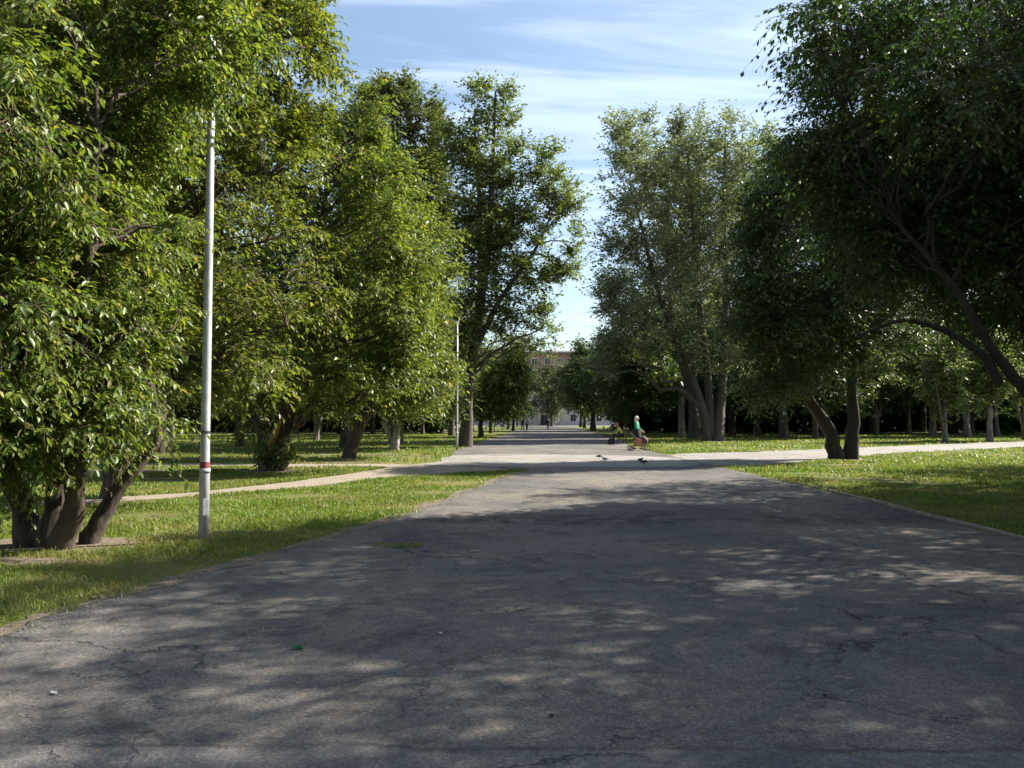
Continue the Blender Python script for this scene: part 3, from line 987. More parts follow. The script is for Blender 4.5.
blobs = [blob(405, 390, 41, 45, 26, 2.6), blob(418, 350, 41, 34, 30, 2.4), blob(385, 350, 41, 45, 35, 2.6)]
make_tree('leafy_tree', b, 'low dark tree with two forked pale stems left of the second lamp post', None, (BARK_PALE, TWIG, LEAF_MID), 105,
          stems, blobs, 8, 240, 9, 8, 0.23, 0.55, 1.1, 0.25)

# poplars on the left
LP = (bark_mat('bark_poplar', (0.025, 0.021, 0.017), (0.11, 0.095, 0.075), 7), TWIG, LEAF_MID)
b = (-7.6, 51, 0)
stems = [[(-7.6, 51, 0, .38), (-7.6, 51, 5, .3), (-7.7, 51, 12, .2), (-7.6, 51, 23, .05)],
         [(-7.6, 51, 5, .2), (-6.6, 51, 11, .14), (-6.4, 51, 20, .05)], [(-7.6, 51, 7, .2), (-9.0, 51, 13, .12), (-9.3, 51, 21, .04)]]
blobs = [blob(378, 110, 51, 20, 36, 1.8), blob(405, 105, 51, 19, 36, 1.6), blob(430, 125, 51, 16, 40, 1.5), blob(390, 180, 51, 40, 50, 2.6),
         blob(425, 200, 51, 32, 60, 2.4), blob(400, 260, 51, 42, 60, 2.8), blob(362, 120, 51, 14, 40, 1.5), blob(425, 330, 51, 40, 50, 2.4),
         blob(350, 170, 51, 24, 50, 2)]
make_tree('poplar', b, 'left of the two tall left poplars, with a dense dark pointed top', None, LP, 106, stems, blobs,
          18, 900, 11, 8, 0.22, 0.7, 1.1, 0.05, up_bias=0.35, spread=0.75)
b = (-2.75, 46.5, 0)
stems = [[(-2.75, 46.5, 0, .34), (-2.55, 46.5, 4, .29), (-1.9, 46.5, 8.5, .27), (-1.3, 46.5, 13, .2), (-1.0, 46.5, 21.5, .05)],
         [(-1.9, 46.5, 8.5, .2), (-1.9, 46.4, 14, .14), (-2.3, 46.4, 20, .05)], [(-2.4, 46.5, 5.5, .2), (-.6, 46.2, 9, .14), (1.6, 46, 12, .08), (2.6, 46, 14.5, .04)]]
blobs = [blob(478, 98, 46.5, 14, 28, 1.2), blob(507, 100, 46.5, 13, 26, 1.2), blob(490, 150, 46.5, 36, 38, 2.2), blob(455, 150, 46.5, 20, 38, 1.6),
         blob(545, 165, 46.5, 20, 28, 1.4), blob(565, 195, 46.5, 22, 22, 1.3), blob(535, 220, 46.5, 28, 28, 1.6), blob(562, 262, 46.5, 20, 18, 1.2),
         blob(490, 240, 46.5, 32, 42, 2.2), blob(455, 240, 46.5, 22, 50, 2.0), blob(530, 285, 46.5, 30, 30, 1.6), blob(470, 330, 46.5, 30, 42, 2.0),
         blob(512, 335, 46.5, 26, 30, 1.5), blob(543, 330, 46.5, 14, 28, 0.9), blob(575, 240, 46.5, 8, 22, .6), blob(440, 370, 46, 24, 26, 1.5), blob(455, 395, 45, 22, 18, 1.4),
         blob(490, 195, 46.5, 44, 34, 2.0), blob(515, 250, 46, 34, 40, 1.6), blob(490, 295, 46, 34, 36, 1.8)]
make_tree('poplar', b, 'airy tall poplar leaning over the road right beside the distant lamp post', None, LP, 107,
          stems, blobs, 16, 720, 10, 8, 0.21, 0.72, 1.05, 0.05, up_bias=0.3, spread=0.75)
# yellow-green lit tree by the road further on
b = (-2.9, 72, 0)
stems = [[(-2.9, 72, 0, .22), (-2.8, 72, 2.2, .17), (-2.4, 72, 6, .08)]]
blobs = [blob(505, 372, 72, 26, 26, 2), blob(490, 400, 72, 30, 20, 2.2), blob(515, 350, 72, 14, 16, 1.4)]
make_tree('leafy_tree', b, 'sunlit yellow green tree hanging over the left edge of the far road', None, (BARK, TWIG, LEAF_BRIGHT), 108, stems, blobs,
          6, 190, 9, 8, 0.28, 0.6, 1.1, 0.3)

# poplars on the right, silvery
BARK_MID = bark_mat('bark_mid', (0.022, 0.018, 0.014), (0.085, 0.07, 0.055), 7)
LS = (BARK_MID, TWIG_GREY, LEAF_SILVER)
b = (15.1, 59, 0)
stems = [[(14.8, 59, 0, .40), (14.5, 59, 2.2, .34), (13.2, 59, 6, .24), (11.0, 59, 11.5, .2), (9.5, 59, 18, .06)],
         [(15.5, 59, 0, .42), (15.8, 59, 3, .32), (16.3, 59, 9, .24), (16.2, 59, 16, .18), (16.4, 59, 24, .05)],
         [(15.1, 59.2, .8, .34), (15.0, 59.3, 4, .28), (14.2, 59.4, 12, .2), (13.6, 59.4, 22, .06)]]
blobs = [blob(625, 140, 59, 26, 34, 2.4), blob(640, 185, 59, 38, 50, 3), blob(700, 165, 59, 34, 44, 3), blob(732, 135, 59, 24, 34, 2.2),
         blob(745, 185, 59, 26, 48, 2.8), blob(620, 250, 59, 30, 50, 2.6), blob(665, 250, 59, 42, 54, 3.2), blob(715, 260, 59, 42, 60, 3.2),
         blob(618, 320, 59, 26, 36, 2.2), blob(660, 330, 59, 40, 36, 2.8), blob(712, 345, 59, 40, 34, 2.8), blob(600, 360, 60, 18, 24, 1.6),
         blob(765, 270, 58, 30, 60, 2.6), blob(760, 345, 58, 35, 36, 2.4)]
make_tree('poplar', b, 'tall silvery poplar with three thick stems joined at the base on sunny grass', None, LS, 109, stems, blobs,
          20, 760, 10, 7, 0.25, 0.7, 1.35, 0.05, up_bias=0.35, spread=0.75, flare=1.3)
b = (15.2, 65, 0)
stems = [[(15.2, 65, 0, .45), (15.0, 65, 5, .34), (15.3, 65, 14, .2), (16, 65, 25, .05)], [(15.1, 65, 3, .25), (13.4, 65, 9, .17), (12.8, 65, 18, .06)]]
blobs = [blob(690, 140, 65, 28, 38, 2.5), blob(660, 200, 65, 40, 60, 3), blob(735, 210, 65, 40, 60, 3), blob(680, 300, 65, 50, 50, 3), blob(705, 230, 65, 40, 60, 3)]
make_tree('poplar', b, 'second silvery poplar with one thick dark trunk just behind the three stemmed one', None, LS, 110, stems, blobs,
          12, 420, 9, 8, 0.27, 0.7, 1.2, 0.05, up_bias=0.35, spread=0.75)
b = (16.5, 76, 0)
stems = [[(16.5, 76, 0, .30), (16.5, 76, 6, .28), (16.6, 76, 14, .18), (16.6, 76, 26, .05)]]
blobs = [blob(650, 130, 76, 20, 30, 2), blob(680, 190, 76, 40, 55, 3), blob(660, 280, 76, 40, 55, 3), blob(625, 300, 76, 30, 40, 3)]
make_tree('poplar', b, 'slimmer pale trunked poplar, leftmost of the three silvery poplars on the right', None, (BARK_PALE, TWIG_GREY, LEAF_SILVER), 111, stems, blobs,
          8, 300, 9, 7, 0.3, 0.7, 1.3, 0.05, up_bias=0.35, spread=0.75)
b = (23, 66, 0)
stems = [[(23, 66, 0, .34), (22.8, 66, 6, .26), (22.2, 66, 14, .16), (22, 66, 24, .05)]]
blobs = [blob(772, 140, 66, 16, 24, 2), blob(770, 200, 66, 32, 50, 3), blob(800, 260, 66, 40, 55, 3), blob(760, 300, 66, 40, 50, 3), blob(790, 165, 66, 22, 36, 2)]
make_tree('poplar', b, 'silvery poplar half hidden behind the dark forked tree on the right', None, LS, 112, stems, blobs,
          10, 380, 9, 8, 0.28, 0.7, 1.2, 0.05, up_bias=0.3, spread=0.75)

# dark forked tree on the right lawn
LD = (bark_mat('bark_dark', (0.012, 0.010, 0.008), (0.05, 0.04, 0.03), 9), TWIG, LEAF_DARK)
b = (13.3, 32, 0)
stems = [[px(836, 458, 32) + (.27,), px(828, 428, 32) + (.25,), px(808, 398, 32) + (.2,), px(788, 365, 31.5) + (.16,), px(770, 300, 30) + (.1,), px(775, 220, 29) + (.05,)],
         [px(850, 458, 32) + (.26,), px(853, 425, 32) + (.23,), px(852, 370, 32) + (.19,), px(858, 320, 31.5) + (.15,), px(868, 240, 31) + (.1,), px(880, 150, 30.5) + (.05,)]]
stems = [[(p[0], p[1], max(p[2], 0) if i == 0 else p[2], p[3]) for i, p in enumerate(s)] for s in stems]
for s in stems:
    s[0] = (s[0][0], s[0][1], 0, s[0][3])
blobs = [blob(790, 190, 29, 42, 36, 2.4), blob(775, 250, 29, 38, 44, 2.4), blob(830, 170, 31, 50, 50, 3), blob(810, 320, 30, 60, 40, 2.6),
         blob(870, 210, 31, 60, 60, 3.2), blob(760, 330, 30, 36, 36, 2.0), blob(880, 140, 30, 60, 40, 3), blob(850, 275, 31, 60, 45, 2.8),
         blob(930, 190, 32, 45, 50, 3), blob(785, 378, 31, 34, 22, 1.6), blob(905, 280, 33, 40, 34, 2.0), blob(760, 385, 31, 26, 18, 1.3), blob(830, 350, 29.5, 40, 28, 1.5),
         blob(880, 330, 30, 30, 26, 1.6), blob(945, 250, 33, 40, 36, 2), blob(760, 215, 29, 22, 40, 1.6), blob(757, 300, 29.5, 22, 44, 1.6)]
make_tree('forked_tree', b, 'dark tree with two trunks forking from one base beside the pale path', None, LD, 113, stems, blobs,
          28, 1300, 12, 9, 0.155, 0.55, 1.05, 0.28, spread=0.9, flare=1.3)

# near right leaning tree, base beyond the frame
px_limb = [px(1000, 366, 13.35) + (.07,), px(950, 330, 13.2) + (.05,), px(905, 318, 13) + (.035,), px(860, 335, 12.8) + (.02,)]
b = (10.9, 13.6, 0)
stems = [[(10.9, 13.6, 0, .19), px(1082, 455, 13.6) + (.15,), px(1032, 398, 13.5) + (.105,), px(990, 345, 13.3) + (.08,), px(962, 290, 13.2) + (.055,), px(905, 225, 13) + (.035,)],
         px_limb, [(10.8, 13.7, .4, .18), (10.4, 14.2, 2.4, .14), px(1018, 260, 14.2) + (.11,), px(1000, 120, 14) + (.08,), px(985, -60, 13.6) + (.05,)],
         [(11.1, 13.5, .3, .19), (12.0, 13.2, 2.6, .15), (12.6, 13, 5.5, .1), (13, 13, 8.5, .05)]]
blobs = [blob(960, 60, 13.5, 110, 75, 2.4), blob(870, 40, 11.5, 60, 50, 1.1), blob(830, 130, 14, 50, 60, 1.7), blob(900, 160, 14, 90, 75, 2.2),
         blob(1000, 200, 14.5, 90, 60, 2.4), blob(1080, 100, 14, 140, 120, 3), blob(850, 12, 10.5, 50, 26, .9), blob(930, -10, 12.5, 140, 36, 3),
         blob(1120, 20, 13, 130, 50, 3), blob(870, 225, 14.5, 55, 35, 1.6), blob(1090, 280, 15, 70, 50, 2.0), blob(1040, 50, 9.5, 150, 85, 1.8),
         blob(985, 265, 15, 80, 50, 1.8), blob(930, 235, 15.5, 60, 40, 1.6), blob(815, 4, 10.5, 24, 12, .5), blob(960, 190, 14, 70, 60, 1.8), blob(1020, 120, 14.5, 70, 60, 2), blob(940, 215, 16, 60, 50, 2), blob(900, 250, 15, 50, 40, 1.6), blob(1010, 300, 16, 60, 36, 1.6)]
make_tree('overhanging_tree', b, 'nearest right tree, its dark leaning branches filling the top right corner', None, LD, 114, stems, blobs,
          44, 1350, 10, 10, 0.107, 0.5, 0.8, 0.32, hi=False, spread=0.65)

# row of trees right of the road, level with and behind the camera: they shade the road
protos_near = []
b = (10.5, 5.5, 0)
stems = [[(10.5, 5.5, 0, .25), (10.3, 5.5, 2, .2), (10.1, 5.4, 5, .14), (9.8, 5.4, 8.5, .05)], [(10.5, 5.5, .8, .18), (11.6, 5.8, 3, .13), (12.5, 6, 6.5, .06)]]
blobs = [(9.6, 5.4, 6.6, 3.0, 3.2, 2.2), (11.6, 6, 6.4, 3, 3, 2.4), (10.4, 5.2, 8.6, 2.6, 2.8, 1.6), (8.7, 5.2, 4.6, 1.6, 2.2, 1.2), (12.5, 4.8, 4.8, 2.2, 2.5, 1.6)]
row = make_tree('shade_tree', b, 'leafy tree of the right row shading the near road', 'trees right of the road beside the camera', LD, 115,
                stems, blobs, 16, 230, 11, 9, 0.125, 0.52, 0.9, 0.28, spread=0.8)
for i, (x, y, s, r) in enumerate([(11.2, -2.5, 1.3, 2.0), (14.6, 20.4, 1.08, 4.1), (17.5, 11.5, 1.08, 1.1), (18.5, 2.0, 1.25, 3.0), (10.5, 0.0, 1.1, 4.0), (19.0, 17.0, 1.1, 2.2), (11.9, 9.0, 1.2, 2.9), (15.2, 12.6, .95, 4.4), (16.6, 15.4, 1.0, 5.2),
                                 (20.5, 13.0, 1.15, .7), (22.5, 20.5, 1.2, 3.6), (15.2, 6.5, 1.1, 1.9), (23.5, 26.0, 1.0, 2.6)]):
    c = copy_tree(row)
    c.location = (x, y, 0)
    c.scale = (s, s, s)
    c.rotation_euler = (0, 0, r)

# ------------------------------------------------------------------ background tree kinds, copied
def proto(name, label, seed, h, rad, mats, nb, low=1.6, fork=False, leaf=0.26, up=0.1):
    stems = [[(0, 0, 0, .10 + h * .011), (.1, 0, h * .25, .07 + h * .009), (-.1, .1, h * .6, .05 + h * .005), (0, 0, h * .93, .03)]]
    if fork:
        stems.append([(.05, 0, .3, .14), (.6, .1, h * .3, .10), (1.3, .1, h * .7, .04)])
    g = random.Random(seed)
    blobs = []
    zc = low + (h - low) / 2
    for i in range(7):
        a = i * 2.4 + g.random()
        zz = low + (h - low) * (0.15 + 0.75 * i / 6)
        rr = rad * math.sin(math.pi * (0.18 + 0.68 * i / 6)) ** 0.7
        q = rr * 0.48
        blobs.append((math.cos(a) * q, math.sin(a) * q, zz, rr * .68, rr * .68, (h - low) * .2))
    blobs.append((0, 0, zc, rad * .6, rad * .6, (h - low) * .42))
    return make_tree(name, (0, 0, 0), label, None, mats, seed, stems, blobs, 8, nb, 8, 8, leaf, 0.6, rad * .28, 0.2, up_bias=up)


used = set()


def place(p, x, y, s, label, group, rz=None, sz=None):
    if p.name in used:
        c = copy_tree(p)
    else:
        c = p
        used.add(p.name)
    c.location = (x, y, 0)
    c.scale = (s, s, s * (sz or 1))
    c.rotation_euler = (0, 0, R.uniform(0, 6.28) if rz is None else rz)
    c['label'] = label
    if group:
        c['group'] = group
    elif 'group' in c:
        del c['group']
    return c


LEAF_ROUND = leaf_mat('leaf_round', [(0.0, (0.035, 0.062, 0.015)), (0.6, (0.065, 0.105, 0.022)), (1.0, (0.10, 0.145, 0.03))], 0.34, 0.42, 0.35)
P_ROUND = proto('round_tree', 'x', 201, 9.5, 4.4, (BARK, TWIG, LEAF_ROUND), 260, low=1.9, leaf=.30)
P_WOOD = proto('woodland_tree', 'x', 202, 12.0, 3.8, (BARK, TWIG, LEAF_DARK), 230, low=1.7, fork=True, leaf=.30)
P_MID = proto('woodland_tree', 'x', 203, 13.5, 4.2, (BARK_MID, TWIG, LEAF_MID), 240, low=3.0, leaf=.30)
P_SLIM = proto('slender_tree', 'x', 204, 10.0, 2.6, (BARK_GREY, TWIG, LEAF_MID), 150, low=2.2, fork=True, leaf=.28)
P_PALE = proto('pale_tree', 'x', 205, 13.0, 4.2, (BARK_GREY, TWIG_GREY, LEAF_PALE), 230, low=1.2, leaf=.34)

def wood_place(p, x, y, s, side):
    kind = {P_WOOD.name: 'two stemmed dark tree', P_MID.name: 'tall mid green tree', P_SLIM.name: 'slender forked tree',
            P_ROUND.name: 'low round dark tree'}[p.name]
    row = 'front edge' if y < 75 else ('middle' if y < 100 else 'back')
    place(p, x, y, s, f'{kind} at the {row} of the {side} wood', f'{kind}s in the {row} of the {side} wood')


# round dark crowns right of the far road
place(P_ROUND, 11.9, 74, 1.2, 'nearest round dark tree right of the far road, above the seated person', None)
place(P_ROUND, 12.8, 92, 1.28, 'second round dark tree right of the far road, behind the nearest round one', None)
for i, (x, y, s) in enumerate([(11.7, 112, 1.42), (13.6, 133, 1.42), (14.4, 155, 1.4), (15.6, 178, 1.4)]):
    place(P_ROUND, x, y, s, 'round dark tree in the far row right of the road', 'round trees in the far right row')
place(P_ROUND, 0.2, 116, 1.05, 'small round dark tree at the left edge of the far road', None)
for i, (x, y, s) in enumerate([(-2.6, 96, .85), (-.6, 138, .95), (-.6, 160, .9), (1.2, 184, .85)]):
    place(P_ROUND, x, y, s, 'round tree in the far row left of the road', 'round trees in the far left row')
place(P_PALE, 10.0, 196, 1.45, 'grey green tree standing in front of the brick building at the end of the road', None, sz=.9)

# wood behind the right lawn
lab = 'tree in the dark wood behind the right lawn'
grp = 'trees in the wood behind the right lawn'
spots = []
for i in range(85):
    for _ in range(60):
        y = R.uniform(62, 140)
        x = R.uniform(14 + (y - 60) * 0.12, 0.75 * y + 8)
        if x < 20 and y < 80:
            continue
        # keep the pale path and the lawn beside it free
        if y < 62 + (x - 24) * 0.35 if x > 24 else y < 74:
            continue
        if all((x - a) ** 2 + (y - c) ** 2 > 5.0 ** 2 for a, c in spots):
            spots.append((x, y))
            break
for i, (x, y) in enumerate(spots):
    wood_place([P_WOOD, P_WOOD, P_MID, P_SLIM, P_ROUND][i % 5], x, y, R.uniform(1.0, 1.45), 'right')
# nearer ones on the right edge, with pale trunks
for x, y, s in ((34.5, 56.5, .95), (39.5, 60, 1.05), (30.5, 55.0, .8)):
    place(P_SLIM, x, y, s, 'slender tree at the right end of the wood beyond the pale path', 'slender trees at the right end of the wood')
# wood behind the left lawn
lab = 'tree in the grove behind the left lawn'
grp = 'trees in the grove behind the left lawn'
spots = []
for i in range(90):
    for _ in range(60):
        y = R.uniform(42, 140)
        x = -R.uniform(9 if y < 60 else 5, 0.74 * y + 8)
        if y < 42 + (-x - 8) * 0.18:
            continue
        if all((x - a) ** 2 + (y - c) ** 2 > 5.2 ** 2 for a, c in spots):
            spots.append((x, y))
            break
for i, (x, y) in enumerate(spots):
    wood_place([P_MID, P_SLIM, P_WOOD, P_MID, P_SLIM][i % 5], x, y, R.uniform(.8, 1.2), 'left')
# left mid-ground, beyond the near trees
for x, y, s in ((-14.5, 31, .95), (-19.5, 27, .95), (-17, 38, 1.1), (-24, 34, 1.1)):
    place(P_MID, x, y, s, 'tree in the shade behind the big near left tree', 'trees behind the big near left tree')
P_BUSH = proto('bush', 'x', 206, 4.2, 2.6, (BARK, TWIG, LEAF_DARK), 130, low=.25, leaf=.28)
for k in range(104):
    x = -120 + (k % 52) * 4.8 + R.uniform(-1.5, 1.5)
    y = (122 if k < 52 else 96) + R.uniform(-10, 10)
    if y < 92 and x > 0 and x < 26:
        continue
    if -7 < x < 19:
        continue
    b_ = place(P_BUSH, x, y, R.uniform(.9, 1.4), 'dark bush between trunks at the back of the park', 'bushes at the back of the park')
    b_['category'] = 'bush'
for x, y in [(22 + 2.6 * q, 106 + (q * 37 % 9)) for q in range(26)] + [(-9 - 2.8 * q, 104 + (q * 37 % 9)) for q in range(26)] + list(((17, 100), (20.5, 96), (24.5, 100), (28.5, 98), (21, 116), (17.5, 124), (26, 120), (19, 110))):
    b_ = place(P_BUSH, x, y, R.uniform(1.1, 1.4), 'dark bush between trunks at the back of the park', 'bushes at the back of the park')
    b_['category'] = 'bush'
# far belt closing the view
n_ = 0
for k in range(46):
    x = -150 + k * 7 + R.uniform(-2, 2)
    y = 150 + R.uniform(-8, 12)
    if -9 < x < 25:
        continue
    place([P_WOOD, P_MID][k % 2], x, y, R.uniform(1.0, 1.35), 'distant tree in the belt beyond both lawns', 'distant trees closing the view')

# ------------------------------------------------------------------ lamp posts
GALV = plain('galvanised', (0.40, 0.40, 0.40), 0.45, 0.25, var=0.18, scale=9, bump=0.1)
DARKM = plain('dark_metal', (0.05, 0.05, 0.055), 0.5, 0.4)
RED = plain('red_sticker', (0.20, 0.035, 0.05), 0.8, var=.5, scale=25)
GLASS = plain('frosted_glass', (0.62, 0.63, 0.62), 0.3)


def lamp_post(x, y, label, rz, sticker):
    e = empty('lamp_post', (x, y, 0), label, 'lamp post', 'lamp posts along the road')
    e.rotation_euler = (0, 0, rz)
    m = MB()
    m.tube([(0, 0, -.1), (0, 0, .9), (0, 0, .94), (0, 0, 1.0), (0, 0, 4), (0, 0, 6.75)], [.066, .066, .069, .060, .055, .040], 20)
    m.build('pole', GALV, e, True)
    m = MB()
    m.tube([(0, 0, .90), (0, 0, .955)], .072, 20)
    m.build('collar', GALV, e, True)
    m = MB()
    m.tube([(0, 0, 1.42), (0, 0, 1.455)], .063, 20)
    m.box((-.068, 0, 1.44), (.035, .03, .06), None, .004)
    m.build('clamp', DARKM, e)
    m = MB()
    m.box((0, -.0665, .45), (.07, .012, .22), None, .004)
    m.build('service_door', GALV, e)
    m = MB()
    m.tube([(0, 0, 6.7), (-.05, 0, 6.85), (-.28, 0, 6.95), (-.38, 0, 6.95)], .024, 10)
    m.build('arm', GALV, e, True)
    m = MB()
    m.box((-.58, 0, 6.95), (.48, .2, .10), ('Y', .12), .03)
    h = m.build('lamp_head', GALV, e)
    m = MB()
    m.box((-.60, 0, 6.885), (.36, .15, .05), ('Y', .12), .02)
    m.build('lamp_glass', GLASS, h)
    if sticker:
        m = MB()
        m.tube([(0, 0, 0.958), (0, 0, 1.045)], .0655, 20, caps=False)
        m.build('sticker', RED, e, True)
    return e


lamp_post(-4.08, 10.4, 'close lamp post of pale grey metal with a red sticker, on the left verge', 0.6, True)
lamp_post(-2.93, 41.6, 'distant thin grey lamp post at the left edge of the road beside the poplar', 0.0, False)

# ------------------------------------------------------------------ building at the end of the road
BRICK = None
m, t, bb = new_mat('red_brick')
tcn = N(t, 'ShaderNodeTexCoord')
bk = N(t, 'ShaderNodeTexBrick', inp={'Scale': 3.0, 'Mortar Size': 0.02, 'Color1': (.24, .12, .10, 1), 'Color2': (.30, .16, .135, 1), 'Mortar': (.3, .27, .24, 1)})
mp = N(t, 'ShaderNodeMapping')
mp.inputs['Rotation'].default_value = (math.radians(90), 0, 0)
t.links.new(tcn.outputs['Object'], mp.inputs[0])
t.links.new(mp.outputs[0], bk.inputs['Vector'])
t.links.new(bk.outputs['Color'], bb.inputs['Base Color'])
bb.inputs['Roughness'].default_value = .9
BRICK = m
CREAM = plain('cream_render', (0.50, 0.46, 0.40), 0.9, var=.12, scale=.8)
WIN = plain('window_glass', (0.03, 0.035, 0.04), 0.12, var=.3, scale=1)
FRAME = plain('window_frame', (0.6, 0.58, 0.54), 0.7)
ROOF = plain('roof_metal', (0.18, 0.17, 0.17), 0.6)
BX0, BX1, BY = -14.0, 34.0, 222.0
bd = empty('brick_building', (10, BY, 0), 'large building with red brick upper and pale lower floors closing the road', 'building')


def P_(x, y, z):
    return (x - 10, y - BY, z)


m = MB(); m.box(P_(10, BY + 7, 4.6), (48, 14, 9.2)); m.build('lower_wall', CREAM, bd)
m = MB(); m.box(P_(10, BY + 7.15, 14.9), (47.7, 13.7, 11.4)); m.build('upper_wall', BRICK, bd)
m = MB(); m.box(P_(10, BY + 6.9, 9.35), (48.8, 14.8, .30)); m.build('string_course', CREAM, bd)
m = MB(); m.box(P_(10, BY + 7, 20.8), (49, 15.2, .4)); m.box(P_(10, BY + 7, 21.3), (46, 12, .6), None, 0, .8); m.build('roof', ROOF, bd)
m = MB()
m.box(P_(9, BY - 1.6, 4.6), (9, 3, .5))
m.build('porch_roof', CREAM, bd)
for cxp in (5.0, 7.7, 10.4, 13.0):
    m = MB(); m.tube([P_(cxp, BY - 2.7, 0), P_(cxp, BY - 2.7, 4.35)], [.3, .26], 14); m.build('column', CREAM, bd, True)
m = MB(); m.box(P_(9, BY - .04, 1.5), (3.0, .12, 3.0)); dr = m.build('door', DARKM, bd)
m = MB(); m.tube([P_(9.2, BY - .16, 1.0), P_(9.2, BY - .16, 1.5)], .03, 6); m.build('handle', FRAME, dr)
for fz in (2.2, 6.3, 11.4, 14.8, 18.2):
    for k in range(13):
        wx = BX0 + 2.2 + k * 3.65
        if fz < 3 and 4 < wx < 14:
            continue
        m = MB()
        m.box(P_(wx, BY - .02 if fz < 10 else BY + .27, fz), (1.5, .10, 2.0))
        wd = m.build('window', WIN, bd)
        y0_ = BY - .09 if fz < 10 else BY + .20
        m = MB()
        for dx, dz, sx_, sz_ in ((0, 1.04, 1.74, .12), (0, -1.05, 1.84, .14), (-.80, 0, .1, 1.96), (.80, 0, .1, 1.96), (0, 0, .07, 1.94), ):
            m.box(P_(wx + dx, y0_, fz + dz), (sx_, .09, sz_))
        m.build('frame', FRAME, wd)

# ------------------------------------------------------------------ people
SKIN = plain('skin', (0.50, 0.30, 0.21), 0.6, var=.08)


def skinned(name, joints, edges, mat, parent=None, sub=2):
    """joints {key:(x,y,z,r)}; one continuous surface grown over the skeleton"""
    keys = list(joints)
    me = bpy.data.meshes.new(name)
    me.from_pydata([joints[k][:3] for k in keys], [(keys.index(a), keys.index(b)) for a, b in edges], [])
    o = link_mesh(name, me, mat, parent)
    md = o.modifiers.new('skin', 'SKIN')
    md.use_smooth_shade = True
    for i, k in enumerate(keys):
        r = joints[k][3]
        r = r if isinstance(r, tuple) else (r, r)
        me.skin_vertices[0].data[i].radius = r
        me.skin_vertices[0].data[i].use_root = (i == 0)
    s = o.modifiers.new('sub', 'SUBSURF')
    s.levels = s.render_levels = sub
    return o


def V3(p, q, t):
    return tuple(p[i] + (q[i] - p[i]) * t for i in range(3))


